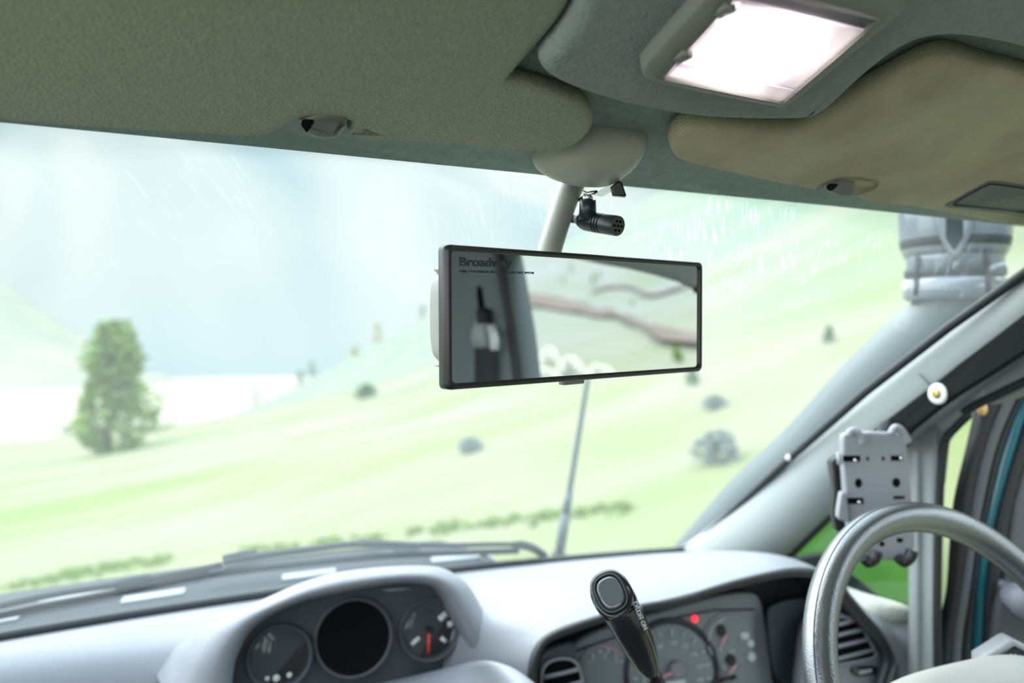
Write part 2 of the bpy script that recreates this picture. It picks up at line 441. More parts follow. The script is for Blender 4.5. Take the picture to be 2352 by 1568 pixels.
M['leafyel'] = mat('yellow_leaves', (.34, .32, .07), .85, col2=(.42, .38, .12), vscale=1.0, spec=.1)
M['sage'] = mat('sage_leaves', (.20, .245, .235), .9, col2=(.24, .27, .26), vscale=1.0, spec=.1)
M['palebush'] = mat('pale_blossom', (.66, .66, .58), .9, col2=(.78, .78, .72), vscale=2, spec=.1)
M['bark'] = mat('bark', (.10, .08, .06), .9)
def foliage(c, H, W, n, prof, leaf, seed):
    r = random.Random(seed); v, f = [], []
    for i in range(n):
        h = r.random() ** .8; a = r.random() * 6.283; q = prof(h, a, r) * W / 2 * (r.random() ** .45)
        p = c + V((q * math.cos(a), q * math.sin(a), H * h)); s = leaf * (.6 + .8 * r.random())
        for k in range(3):
            d = V((math.cos(a), math.sin(a), -.2 + .5 * r.random())) + V((r.uniform(-1, 1), r.uniform(-1, 1), r.uniform(-.6, .6))) * .8
            d.normalize(); e = d.cross(V((r.uniform(-1, 1), r.uniform(-1, 1), r.uniform(-1, 1)))).normalized()
            b = len(v); v += [p - d * s * .6, p + e * s * .45, p + d * s, p - e * s * .45]; f.append((b, b + 1, b + 2, b + 3))
    return v, f
def pine_env(h):
    T = [(0, .45), (.06, .62), (.19, 1.0), (.30, .72), (.40, .84), (.50, .58), (.59, .56), (.74, .66), (.85, .42), (.97, .26), (1.01, .05)]
    for (a, x), (b, y) in zip(T, T[1:]):
        if h <= b: return x + (y - x) * (h - a) / (b - a)
    return .05
def conifer(name, p, H, W, n, leafm, label, group=None, seed=1, cat='tree', lay=7, broad=False):
    t = thing(name, label, cat, p, group)
    mesh('trunk', *g_tube([p - V((0, 0, .3)), p + V((.02 * H, 0, H * .5)), p + V((0, 0, H * .95))], [W * .035, W * .025, W * .008], 8), M['bark'], t)
    def prof(h, a, r):
        env = min(1, (1 - h) * 1.35 + .12) if not broad else pine_env(h)
        env *= 1 if broad else (.62 + .38 * abs(math.sin(h * lay * math.pi)))
        return env * (.8 + .3 * noise.noise((math.cos(a) * 1.5, math.sin(a) * 1.5, h * 4 + seed)))
    v, f = foliage(p + V((.06 * W if broad else 0, 0, H * (.0 if broad else .05))), H, W, n, prof, W * (.052 if broad else .065) + .02, seed)
    mesh('foliage', v, f, leafm, t, False); return t
def bush(name, p, H, W, n, leafm, label, group=None, seed=1):
    t = thing(name, label, 'shrub', p, group)
    mesh('stem', *g_tube([p - V((0, 0, .1)), p + V((0, 0, H * .5))], [W * .03, W * .015], 6), M['bark'], t)
    v, f = foliage(p, H, W, n, lambda h, a, r: math.sqrt(max(0, 1 - (h * 1.0) ** 2)) * (.85 + .3 * math.sin(a * 3 + seed)), W * .09 + .01, seed)
    mesh('foliage', v, f, leafm, t, False); return t
O0 = V((0, 0, 0))
p = P(245, 985, d=46); p.z = terr(p.x, p.y)
conifer('pine_tree', p, (46 * (985 - 738) / F) + (P(245, 985, d=46).z - p.z), 46 * 275 / F, 1000, M['leaf'], 'broad yellow green pine tree standing at the edge of the meadow', seed=3, lay=5, broad=True)
def onT(u, v): return ray_terr(O0, ray(u, v))
for i, (u, v, h, wd, mt, lb) in enumerate([
        (716, 858, 38, 34, 'leafdark', 'taller dark conifer on the skyline, right of the small spreading one'),
        (690, 872, 30, 40, 'leafdark', 'small spreading dark conifer on the skyline, left of the taller one'),
        (588, 926, 44, 26, 'leafdark', 'lone small conifer low on the hill skyline, nearest the big pine'),
        (972, 714, 34, 30, 'leafdark', 'blurred green conifer high on the skyline just left of the mirror'),
        (1905, 785, 34, 36, 'leafdark', 'single small conifer on the open hillside left of the snorkel'),
        (1590, 885, 40, 44, 'leafdark', 'green conifer on the hillside half behind the lower right mirror corner'),
        (866, 752, 44, 40, 'leafyel', 'yellow leaved tree on the skyline of the right hill'),
        (815, 772, 24, 36, 'leafyel', 'low yellow leaved tree left of the brighter yellow one')]):
    q = onT(u, v)
    for dv in range(0, 60, 4):
        if q is not None: break
        q = onT(u, v + dv)
    if q is None: continue
    D = q.dot(FW); conifer('small_conifer' if mt == 'leafdark' else 'yellow_tree', q, D * h / F, D * wd / F, 150, M[mt], lb, seed=20 + i, lay=4)
for i, (u, v, h, wd, mt, lb) in enumerate([
        (842, 915, 34, 56, 'leafdark', 'green shrub on the slope below the yellow trees'),
        (1650, 1060, 70, 110, 'sage', 'large grey green sage shrub on the slope right of the antenna'),
        (1080, 1036, 30, 62, 'sage', 'small bluish sage shrub in the meadow left of the antenna'),
        (1640, 935, 26, 60, 'sage', 'low grey sage shrub under the right end of the mirror')]):
    q = onT(u, v)
    if q is None: continue
    D = q.dot(FW); bush('sage_shrub' if mt == 'sage' else 'green_shrub', q, D * h / F, D * wd / F, 220, M[mt], lb, seed=50 + i)
# tufty darker grass lines in the meadow
v, f = [], []; r = random.Random(8)
for (a, b, n) in [((950, 1224), (1445, 1166), 170), ((150, 1318), (395, 1286), 110), ((560, 1268), (880, 1236), 80), ((20, 1350), (240, 1312), 70)]:
    for i in range(n):
        t = r.random(); q = onT(a[0] + (b[0] - a[0]) * t, a[1] + (b[1] - a[1]) * t + r.gauss(0, 5))
        if q is None: continue
        for k in range(3):
            an = r.random() * 6.28; s = .02 + .03 * r.random(); d = V((math.cos(an), math.sin(an), 0)) * s; e = V((r.gauss(0, .06), r.gauss(0, .03), .03 + .04 * r.random()))
            c = len(v); v += [q - d - V((0, 0, .03)), q + d - V((0, 0, .03)), q + e]; f.append((c, c + 1, c + 2))
M['tuft'] = mat('tuft_grass', (.11, .19, .03), .9, col2=(.16, .22, .05), vscale=2, spec=.05)
o = mesh('grass_tufts', v, f, M['tuft'], None, False); o['kind'] = 'stuff'; tag(o, 'lines of brighter green grass tufts across the meadow', 'grass')

# ------------------------------------------------------------------ vehicle shell (setting)
# ceiling: headliner whose front edge is the windscreen header
front = [P(u, v, pl=HL(0)) for u, v in [(-900, 195), (-400, 245), (0, 281), (600, 338), (1230, 400), (1430, 427), (1900, 472), (2352, 520), (2700, 556)]]
rows = [[p + V((0, .012, .03)) for p in front], [p + V((0, .004, .004)) for p in front], front]
for y, z in [(.45, None), (.30, None), (.12, None), (-.02, None), (-.16, .405), (-.5, .42), (-1.2, .42), (-2.25, .38)]:
    row = []
    for p in front:
        zz = (.3647 - .364 * y) if z is None else z
        side = sstep(.55, .85, abs(p.x - .33)); row.append(V((max(-.5, min(1.08, p.x)), min(y, p.y - .02), zz - .02 * side)))
    rows.append(row)
struct(mesh('ceiling', *g_loft(rows, False), M['liner']), 'grey green cloth headliner')
struct(mesh('floor', *g_box((.31, -.4, -1.32), (.78, 1.85, .03)), M['floor'], None, False), 'dark carpeted cabin floor')
# left wall: sill panel, pillars, rail; big side windows stay open to daylight
b = MB(); b.add(*g_box((-.48, -.45, -.86), (.03, 1.75, .46))); b.add(*g_box((-.48, -.22, .0), (.03, .08, .40))); b.add(*g_loft([[V((-.5, 1.3, -.4)), V((-.45, 1.3, -.4)), V((-.45, 1.1, -.4)), V((-.5, 1.1, -.4))], [V((-.5, .62, .13)), V((-.45, .62, .13)), V((-.45, .48, .13)), V((-.5, .48, .13))]])); b.add(*g_box((-.48, -1.3, .0), (.03, .08, .40))); b.add(*g_box((-.48, -.9, .37), (.03, 1.35, .05))); b.add(*g_box((-.48, .4, -.34), (.03, .9, .10)))
struct(b.build('wall_left', M['wall'], smooth=False), 'grey passenger side wall with window openings')
b = MB(); b.add(*g_box((.30, -2.24, -.86), (.78, .03, .46))); b.add(*g_box((-.40, -2.24, .0), (.08, .03, .4))); b.add(*g_box((1.0, -2.24, .0), (.08, .03, .4))); b.add(*g_box((.3, -2.24, .36), (.78, .03, .05))); b.add(*g_box((.3, -2.23, .0), (.78, .02, .42)))  # last panel closes the rear window, added unseen to darken wheel reflections
struct(b.build('wall_back', M['wall'], smooth=False), 'grey unseen rear wall of the cabin, closed to darken reflections')

# mirror plane first: the right wall is laid out from what it shows
MT = [P(1032, 561, d=.556), P(1617, 602, d=.743), P(1608, 852, d=.745), P(1022, 897, d=.554)]   # outer corners: lt, rt, rb, lb
mcen = sum(MT, V()) / 4
mx_ = ((MT[1] + MT[2]) - (MT[0] + MT[3])).normalized(); my_ = ((MT[0] + MT[1]) - (MT[2] + MT[3])); my_ = (my_ - mx_ * my_.dot(mx_)).normalized()
mn_ = mx_.cross(my_)                                   # towards the viewer
if mn_.y > 0: mn_ = -mn_
mw_ = (((MT[1] + MT[2]) - (MT[0] + MT[3])) / 2).length / 2; mh_ = ((MT[0] + MT[1] - MT[2] - MT[3]) / 2).length / 2
def refl(u, v):
    k = ray(u, v); p = k * (mn_.dot(mcen) / mn_.dot(k)); return p, k - mn_ * (2 * k.dot(mn_))
def RX(u, v, X):
    p, r = refl(u, v); return p + r * ((X - p.x) / r.x)

# right wall: rail over the door opening, B pillar, sill behind it
ap = [P(2160, 1568, X=1.0), P(2158, 1380, X=1.0), P(2164, 1130, X=1.0), P(2176, 1015, X=1.0), P(2197, 985, X=1.0), P(2231, 952, X=1.0), P(2266, 920, X=1.0)]
ap += [RX(1604, 664, 1.0), RX(1560, 640, 1.0), RX(1500, 622, 1.0), RX(1440, 608, 1.0), RX(1380, 598, 1.0), RX(1280, 575, 1.0)]
ap.append(V((1.0, ap[-1].y - .14, ap[-1].z + .012))); ap.append(V((1.0, -.10, ap[-1].z + .01)))
top = ap[6:]
b = MB()
up_ = [V((1.02, p.y, min(.37, max(p.z + .02, .06 + (.6 - p.y) * .74)))) for p in top]
b.add(*g_loft([[p + V((.045, 0, -.004)) for p in top], [p + V((.008, 0, -.006)) for p in top], [p + V((-.004, 0, .008)) for p in top], [p.lerp(q, .5) + V((-.012, 0, 0)) for p, q in zip(top, up_)], up_], False))
b.add(*g_box((1.03, -1.25, -.86), (.03, .98, .46))); b.add(*g_box((1.03, -1.3, .0), (.03, .08, .42))); b.add(*g_box((1.03, -1.25, .0), (.02, .98, .42))); b.add(*g_box((1.03, -1.2, .37), (.03, 1.05, .05)))  # added unseen panel closes the rear side window to darken wheel reflections
struct(b.build('wall_right', M['wall']), 'grey green roof rail over the driver door opening')
bpx = [(1138, 540), (1150, 600), (1164, 680), (1178, 760), (1188, 840), (1196, 920), (1202, 1000)]
fe = [RX(u, v, .985) for u, v in bpx]
fe = [V((.985, fe[0].y - .02, .36))] + fe + [V((.985, fe[-1].y + .02, -1.2))]
rings = [[p + V((.06, .012, 0)) for p in fe], [p + V((.02, .012, 0)) for p in fe], [p for p in fe], [p + V((-.006, -.012, 0)) for p in fe], [p + V((-.008, -.05, 0)) for p in fe], [p + V((-.008, -.26, 0)) for p in fe], [p + V((.05, -.29, 0)) for p in fe]]
struct(mesh('trim_1', *g_loft(rings, False), M['bpillar']), 'dark grey pillar trim behind the driver door, seen in the mirror')
struct(mesh('trim_2', *g_tube([p + V((-.004, .004, 0)) for p in fe], .009, 8), M['seal']), 'black seal along the pillar edge, seen in the mirror')

# A pillar trim
fr = [(1560, 1262), (1581, 1257), (1663, 1192), (1744, 1118), (1825, 1043), (1906, 972), (1988, 900), (2082, 826), (2177, 753), (2351, 629), (2560, 478), (2900, 232)]
re = [(1800, 1290), (1822, 1268), (1912, 1179), (1985, 1108), (2060, 1040), (2120, 1000), (2172, 965), (2225, 925), (2282, 882), (2400, 792), (2590, 650), (2940, 420)]
rings = []
for (a, b2) in zip(fr, re):
    L = lambda t: (a[0] + (b2[0] - a[0]) * t, a[1] + (b2[1] - a[1]) * t)
    rings.append([P(*L(-.05), X=.965), P(*L(.0), X=.952), P(*L(.14), X=.944), P(*L(.35), X=.942), P(*L(.6), X=.950), P(*L(.85), X=.972), P(*L(1.0), X=.996), P(*L(1.04), X=1.03)])
struct(mesh('trim_3', *g_loft(rings, False), M['pillar'], sub=1), 'pale grey trim of the right windscreen pillar')
# quarter window post and front side panel
q = [[P(2087, v, X=1.01), P(2087, v, X=.998), P(2098, v, X=.990), P(2111, v, X=.990), P(2116, v, X=.994), P(2134, v, X=.992), P(2152, v, X=.992), P(2160, v, X=1.0), P(2163, v, X=1.03)] for v in (985, 1060, 1180, 1300, 1420, 1500, 1600)]
q = [q[0][:]] + q
struct(mesh('trim_4', *g_loft(q, False), M['post']), 'grey post between quarter window and driver door')
struct(mesh('trim_5', *g_tube([p + V((-.006, -.001, 0)) for p in spline(ap[:8], 5)], .0055, 8), M['rubber']), 'black rubber seal around the front of the door opening')
fl = [[P(u, v, X=x) for u, v in [(2090, 960), (2110, 990), (2140, 1020), (2165, 1060)]] for x in (.994,)][0]
cor = [P(2075, 1030, X=.998), P(2180, 930, X=.998), P(2266, 905, X=.998), P(2231, 950, X=.998), P(2197, 985, X=.998), P(2176, 1015, X=.998), P(2166, 1110, X=.998), P(2087, 1110, X=.998)]
struct(mesh('trim_6', *g_pad(cor, (-1, 0, 0), .005, .002, .002, 3), M['post']), 'curved trim where pillar and post meet')
# quarter window pane with black edge
qw = [P(1812, 1290, X=1.012), P(1905, 1188, X=1.012), P(2020, 1080, X=1.012), P(2090, 1020, X=1.012), P(2090, 1400, X=1.012), P(1960, 1362, X=1.012), P(1880, 1345, X=1.012)]
wq = struct(mesh('window_2', *g_pad(qw, (-1, 0, 0), .004, .001, 0, 1), M['quarter'], None, False), 'small quarter window in front of the driver door')
mesh('seal', *g_tube([P(1800, 1300, X=1.004), P(1822, 1270, X=1.004), P(1912, 1181, X=1.004), P(1985, 1110, X=1.004), P(2085, 1018, X=1.004)], .006, 8), M['rubber'], wq)

# windscreen
def glass_mat():
    m = clear('windscreen_glass', (.955, .98, .965), .035)
    n = m.node_tree.nodes; l = m.node_tree.links; o = n['Material Output']; base = o.inputs[0].links[0].from_socket
    t = n.new('ShaderNodeTexCoord')
    tr = n.new('ShaderNodeBsdfTranslucent'); tr.inputs[0].default_value = (.97, 1, .985, 1)
    g0, g1 = PG(1620, 450), PG(1620, 600); kk = (g0.x - g1.x) / (g0.z - g1.z)
    s0 = n.new('ShaderNodeSeparateXYZ'); l.new(t.outputs['Object'], s0.inputs[0])
    m0 = n.new('ShaderNodeMath'); m0.operation = 'MULTIPLY_ADD'; l.new(s0.outputs['Z'], m0.inputs[0]); m0.inputs[1].default_value = -kk; l.new(s0.outputs['X'], m0.inputs[2])
    c0_ = n.new('ShaderNodeCombineXYZ'); l.new(m0.outputs[0], c0_.inputs[0]); l.new(s0.outputs['Z'], c0_.inputs[2])
    mp = n.new('ShaderNodeMapping'); mp.inputs['Scale'].default_value = (430, 30, 42); l.new(c0_.outputs[0], mp.inputs[0])
    n1 = n.new('ShaderNodeTexNoise'); n1.inputs['Scale'].default_value = 1; n1.inputs['Detail'].default_value = 3; l.new(mp.outputs[0], n1.inputs['Vector'])
    n2 = n.new('ShaderNodeTexNoise'); n2.inputs['Scale'].default_value = 14; n2.inputs['Detail'].default_value = 2; l.new(t.outputs['Object'], n2.inputs['Vector'])
    s = n.new('ShaderNodeSeparateXYZ'); l.new(t.outputs['Object'], s.inputs[0])
    def mr(x, a, b, c, d):
        q = n.new('ShaderNodeMapRange'); q.inputs[1].default_value = a; q.inputs[2].default_value = b; q.inputs[3].default_value = c; q.inputs[4].default_value = d; l.new(x, q.inputs[0]); return q.outputs[0]
    def mul(a, b):
        q = n.new('ShaderNodeMath'); q.operation = 'MULTIPLY'; l.new(a, q.inputs[0]); l.new(b, q.inputs[1]); return q.outputs[0]
    drip = mul(mr(n1.outputs['Fac'], .55, .72, 0, .8), mr(s.outputs['Z'], .03, .13, 0, 1))
    drip = mul(mul(drip, mr(n2.outputs['Fac'], .42, .6, 0, 1)), mr(s.outputs['X'], .33, .50, .06, .5))
    ad = n.new('ShaderNodeMath'); ad.operation = 'ADD'; ad.inputs[1].default_value = .045; l.new(drip, ad.inputs[0])
    mx = n.new('ShaderNodeMixShader'); l.new(ad.outputs[0], mx.inputs[0]); l.new(base, mx.inputs[1]); l.new(tr.outputs[0], mx.inputs[2]); l.new(mx.outputs[0], o.inputs[0])
    return m
rows = []
for i in range(25):
    z = -.40 + .60 * i / 24; rows.append([V((x, glassY(x, z), z)) for x in [-.75 + 1.72 * j / 40 for j in range(41)]])
ws = struct(mesh('window_1', *g_loft(rows, False), glass_mat()), 'curved windscreen with dust haze and dried splashes')
edge = [PG(u, v, -.004) for u, v in [(1540, 1266), (1575, 1260), (1600, 1247), (1663, 1192), (1744, 1118), (1825, 1043), (1988, 900), (2177, 753), (2351, 629), (2560, 478)]]
mesh('seal', *g_tube(edge, .0062, 8), M['rubber'], ws)
base = [V((x, glassY(x, -.385) - .006, -.387)) for x in [-.75 + 1.72 * j / 40 for j in range(41)]]
mesh('seal', *g_tube(base, .0085, 8), M['rubber'], ws)
b = MB(); b.add(*sph(PG(1812, 1051, -.006), .006, .004, .005)); b.build('dirt_speck', M['white'], ws)

# ------------------------------------------------------------------ bonnet side: scuttle, wipers, antenna, snorkel
cw = thing('scuttle_panel', 'dark slate scuttle panel with pale vent slots at the foot of the windscreen', 'panel', (.3, 1.42, -.40))
xs = [-.75 + 1.75 * j / 30 for j in range(31)]
drop = lambda x, t: -.75 * max(0, min(x, .85) - .62) * min(1, t * 2.5)
cz = lambda x, t: V((x, glassY(x, -.385) + .004 + .235 * t, -.402 + .010 * math.sin(t * 3.1) + .008 * t + drop(x, t)))
mesh('panel_body', *g_loft([[cz(x, t) for x in xs] for t in (0, .2, .45, .7, 1.0)] + [[cz(x, 1) + V((0, .02, -.06)) for x in xs]], False), M['slate'], cw)
for i, x in enumerate([-.52, -.40, -.30, -.16, -.05, .06, .17, .30, .42, .56, .68]):
    t0 = .30 if i % 2 else .55
    pts = [cz(x - .045, t0) + V((0, 0, .003)), cz(x + .045, t0) + V((0, 0, .003)), cz(x + .05, t0 + .09) + V((0, 0, .003)), cz(x - .04, t0 + .09) + V((0, 0, .003))]
    mesh('vent_slot', *g_pad(pts, (0, 0, 1), .006, .002, 0, 2), M['slot'], cw)
bn = [[V((x, glassY(x, -.385) + .25 + .5 * t, -.425 - .30 * t * t - .08 * t + drop(x, 1))) for x in xs] for t in (0, .1, .3, .6, 1)]
tag(mesh('bonnet', *g_loft([[p + V((0, -.01, -.05)) for p in bn[0]]] + bn, False), M['bonnet'], loc=(.3, 1.6, -.42)), 'short bonnet, pale with painted reflection, in front of the scuttle panel', 'bonnet')
wp = thing('windscreen_wiper', 'long black wiper with a grey arm, right one parked on the windscreen', 'wiper', PG(1225, 1262, .03))
mesh('arm', *g_tube(spline([PG(1250, 1276, .03), PG(1195, 1251, .03), PG(1014, 1252, .03), PG(829, 1243, .032)], 6), [.0075] * 7 + [.0042] * 12, 8), M['slate'], wp)
mesh('blade', *g_tube(spline([PG(960, 1252, .014), PG(829, 1248, .014), PG(700, 1262, .014), PG(591, 1276, .014), PG(512, 1290, .014)], 6), .005, 8), M['rubber'], wp)
mesh('blade_holder', *g_tube([PG(590, 1273, .02), PG(550, 1279, .02), PG(512, 1286, .02)], [.007, .008, .007], 8), M['slate'], wp)
mesh('link', *g_tube(spline([PG(1190, 1264, .03), PG(900, 1275, .04), PG(640, 1300, .04), PG(480, 1318, .04)], 5), .0055, 8), M['slate'], wp)
wp = thing('windscreen_wiper', 'left wiper lying along the scuttle with a block shaped blade holder', 'wiper', PG(300, 1340, .03))
mesh('arm', *g_tube(spline([PG(510, 1297, .02), PG(361, 1326, .02), PG(255, 1344, .02), PG(85, 1372, .02), PG(-120, 1420, .02)], 6), .0045, 8), M['slate'], wp)
mesh('blade', *g_tube(spline([PG(480, 1315, .014), PG(255, 1362, .014), PG(0, 1412, .014), PG(-200, 1455, .014)], 6), .006, 8), M['rubber'], wp)
mesh('blade_holder', *g_tube([PG(345, 1330, .02), PG(305, 1337, .02), PG(264, 1345, .02)], [.0075, .009, .0075], 8), M['slate'], wp)

an = thing('antenna_mast', 'slim dark antenna mast standing beyond the windscreen below the mirror', 'antenna', P(1284, 1275, d=1.9))
A = lambda v: P(1284 + (1275 - v) * .163, v, d=1.9)
mesh('whip', *g_tube([A(1275), A(1130), A(890), A(600)], [.008, .0072, .0062, .004], 10), M['mast'], an)
for v0, v1, r in [(1262, 1180, .0115), (1176, 1130, .0095)]:
    mesh('collar', *g_tube([A(v0), A(v1)], r, 12), M['mast'], an)
mesh('mount', *g_tube([A(1300), A(1268)], [.022, .016], 14), M['rubber'], an)

sn = thing('snorkel', 'grey air intake snorkel rising along the outside of the right windscreen pillar', 'snorkel', P(1600, 1320, X=1.06))
ctr = [P(1540, 1345, X=1.05), P(1582, 1300, X=1.055), P(1722, 1146, X=1.06), P(1846, 1037, X=1.062), P(1978, 899, X=1.068), P(2090, 795, X=1.075), P(2160, 738, X=1.08), P(2192, 700, X=1.08), P(2194, 660, X=1.08)]
mesh('tube', *g_tube(spline(ctr, 6), .047, 24), M['snorkel'], sn)
hc = P(2192, 690, X=1.08); hd = hc.dot(FW); pxm = hd / F
zz = lambda v: (690 - v) * pxm
hcx = hc + V((0, 0, 0))
mesh('collar', *g_lathe(hcx, UP, [(zz(690), 100 * pxm), (zz(682), 108 * pxm), (zz(645), 106 * pxm), (zz(640), 100 * pxm)], 48), M['snorkhead'], sn)
mesh('clamp_band', *g_lathe(hcx, UP, [(zz(636), 102 * pxm), (zz(634), 105 * pxm), (zz(620), 105 * pxm), (zz(618), 102 * pxm)], 48), M['snorkdark'], sn)
mesh('neck', *g_lathe(hcx, UP, [(zz(642), 99 * pxm), (zz(600), 101 * pxm), (zz(575), 106 * pxm)], 48), M['snorkhead'], sn)
mesh('rain_cap', *g_lathe(hcx, UP, [(zz(590), 104 * pxm), (zz(578), 110 * pxm), (zz(560), 114 * pxm), (zz(530), 117 * pxm), (zz(500), 118 * pxm), (zz(440), 116 * pxm), (zz(400), 100 * pxm), (zz(385), 60 * pxm)], 48), M['snorkhead'], sn)
mesh('dark_ring', *g_lathe(hcx, UP, [(zz(577), 107 * pxm), (zz(570), 112.6 * pxm), (zz(552), 115.6 * pxm), (zz(547), 113 * pxm)], 48), M['snorkdark'], sn)  # dark plastic ring around the rain cap
tow = (V((0, 0, 0)) - hcx); tow.z = 0; tow.normalize(); sd = tow.cross(UP).normalized()
fin = [hcx + tow * (122 * pxm) + sd * (x * pxm) + UP * zz(v) for x, v in [(-42, 430), (42, 430), (42, 510), (34, 545), (14, 590), (4, 606), (-6, 606), (-16, 590), (-35, 545), (-42, 510)]]
mesh('centre_fin', *g_pad(fin, tow, .03, .006, .003, 4), M['snorkhead'], sn)
fin2 = [hcx + tow * (124 * pxm) + sd * (x * pxm) + UP * zz(v) for x, v in [(-18, 500), (18, 500), (18, 560), (0, 590), (-18, 560)]]
mesh('fin_inlay', *g_pad(fin2, tow, .01, .003, .001, 3), M['slate'], sn)
for du in (-74, 62):
    aa = math.asin(du / 104.0); dv_ = tow * math.cos(aa) - sd * math.sin(aa)
    mesh('slot', *g_box(hcx + dv_ * (103 * pxm) + UP * zz(618 if du < 0 else 612), (.003, .003, 26 * pxm)), M['snorkdark'], sn)
    mesh('slot', *g_box(hcx + dv_ * (106.5 * pxm) + UP * zz(662), (.003, .003, 18 * pxm)), M['snorkdark'], sn)
aa = math.asin(76 / 104.0); dv_ = tow * math.cos(aa) + sd * -math.sin(aa)
mesh('clamp_screw', *g_tube([hcx + dv_ * (108 * pxm) + UP * zz(627) - sd * -.012, hcx + dv_ * (108 * pxm) + UP * zz(624) + sd * -.012], .0075, 12), M['snorkhead'], sn)
mesh('painted_highlight', *sph(P(2080, 657, d=hd - .06), .005, .005, .007), M['white'], sn)  # white bead standing in for a small highlight on the collar

# ------------------------------------------------------------------ dashboard
da = thing('dashboard', 'light grey moulded dashboard running below the windscreen', 'dashboard', (.3, 1.1, -.75))
BP = (V((.13, 1, 0)), .9385)
yb = lambda x: V((x, glassY(x, -.385) + .004, -.392))
lip_top = [(1250, 1462), (1300, 1437), (1400, 1405), (1480, 1385), (1560, 1370), (1630, 1348), (1700, 1328), (1780, 1310), (1830, 1304), (1880, 1308), (1920, 1328), (1955, 1368)]
lip_left = [(1250, 1462), (1226, 1495), (1215, 1530), (1213, 1570), (1216, 1680)]
cols = []
for X, Cc, D in [(-.80, (1.16, -.392), [(1.140, -.412), (1.132, -.45), (1.125, -.52), (1.08, -.62)]),
                 (-.45, (1.19, -.390), [(1.170, -.408), (1.160, -.45), (1.152, -.52), (1.10, -.62)]),
                 (-.20, (1.20, -.389), [(1.180, -.408), (1.170, -.45), (1.160, -.52), (1.10, -.62)]),
                 (-.05, (1.20, -.389), [(1.180, -.408), (1.170, -.45), (1.160, -.52), (1.10, -.62)]),
                 (.08, (1.18, -.388), [(1.160, -.406), (1.150, -.45), (1.145, -.52), (1.10, -.62)]),
                 (.20, (1.18, -.388), [(1.15, -.404), (1.11, -.44), (1.06, -.50), (1.0, -.6)]),
                 (.32, (1.17, -.386), [(1.14, -.402), (1.11, -.45), (1.09, -.52), (1.06, -.62)]),
                 (.395, (1.08, -.374), [(1.055, -.392), (1.04, -.44), (1.03, -.50), (1.02, -.62)])]:
    A0 = yb(X); Cp = V((X, *Cc)); cols.append([A0, A0.lerp(Cp, .4) + V((0, 0, .003)), Cp] + [V((X, y, z)) for y, z in D])
lv = [P(u, v, pl=BP) for u, v in lip_left]
A0 = yb(lv[0].x - .01); Cp = lv[0] + V((-.005, .055, .012)); cols.append([A0, A0.lerp(Cp, .45) + V((0, 0, .004)), Cp] + [lv[0], lv[1], lv[2], lv[4]])
v, f = [], []; n = 7
for c in cols: v += c
for i in range(len(cols) - 1):
    for j in range(n - 1):
        a = i * n + j; f.append((a, a + 1, a + n + 1, a + n))
prev = [(len(cols) - 1) * n + j for j in range(4)]
for u, w_ in lip_top[1:]:
    Lp = P(u, w_, pl=BP); xr = min(Lp.x, .965); A0 = yb(xr); Cp = Lp + V((0, .06, .0135)); cur = len(v)
    v += [A0, A0.lerp(Cp, .45) + V((0, 0, .003)), Cp, Lp]
    for j in range(3): f.append((prev[j], prev[j + 1], cur + j + 1, cur + j))
    prev = [cur + j for j in range(4)]
mesh('dash_body', v, f, M['dash'], da, sub=3)
# hooded opening: lip and recess walls
lip_px = [(1216, 1680), (1213, 1570), (1215, 1530), (1226, 1495), (1250, 1462), (1300, 1437), (1400, 1405), (1480, 1385), (1560, 1370), (1630, 1348), (1700, 1328), (1780, 1310), (1830, 1304), (1880, 1308), (1920, 1328), (1955, 1368), (1985, 1405), (2012, 1436), (2042, 1468), (2058, 1493), (2063, 1515), (2058, 1545), (2030, 1620), (1990, 1680)]
lp = spline([P(u, v, pl=BP) for u, v in lip_px], 5)
bpn = V((-.13, -1, 0)).normalized()
def ins(pts, d, back):
    c = inset(pts, bpn, d); c[0] = pts[0] + V((d, 0, 0)); c[-1] = pts[-1] + V((-d, 0, 0)); return [p - bpn * back for p in c]
mesh('hood_lip', *g_loft([[p - bpn * .004 for p in lp], [p + bpn * .003 for p in lp], ins(lp, .004, -.0045), ins(lp, .007, -.001), ins(lp, .0085, .006), ins(lp, .0105, .004), ins(lp, .0135, .006), ins(lp, .0145, .014)], False), M['lip'], da)
mesh('hood_wall', *g_loft([ins(lp, .0135, .01), ins(lp, .015, .045), ins(lp, .018, .11)], False), M['clusterdark'], da)
pl1 = (BP[0], BP[1] + .020)       # side panels
pl2 = (BP[0], BP[1] + .075)       # cluster face
bkp = [P(u, v, pl=(BP[0], BP[1] + .1)) for u, v in [(1180, 1440), (1300, 1380), (1900, 1270), (2060, 1400), (2080, 1700), (1180, 1700)]]
mesh('recess_back', *g_pad(bkp, bpn, .01, .002, 0, 2), M['clusterdark'], da)
def pad_px(name, px, pl, mt, parent, thick=.01, r=.003, flat=.002, n=5, off=0.0, k=4, closed_spline=True):
    nrm = pl[0].normalized(); nrm = -nrm if nrm.dot(FW) > 0 or (abs(nrm.z) > .5 and nrm.z > 0) else nrm
    L = sp2(px, n) if closed_spline else px
    pts = [P(u, v, pl=pl) + nrm * off for u, v in L]
    return mesh(name, *g_pad(pts, nrm, thick, r, flat, k), mt, parent)
def disc_px(name, u, v, ru, rv, pl, mt, parent, off=0.0, thick=.003, n=24, r=.0005):
    nrm = pl[0].normalized(); nrm = -nrm if nrm.dot(FW) > 0 else nrm
    pts = [P(u + ru * math.cos(t), v + rv * math.sin(t), pl=pl) + nrm * off for t in (k * 2 * math.pi / n for k in range(n))]
    return mesh(name, *g_pad(pts, nrm, thick, r, 0, 2), mt, parent)
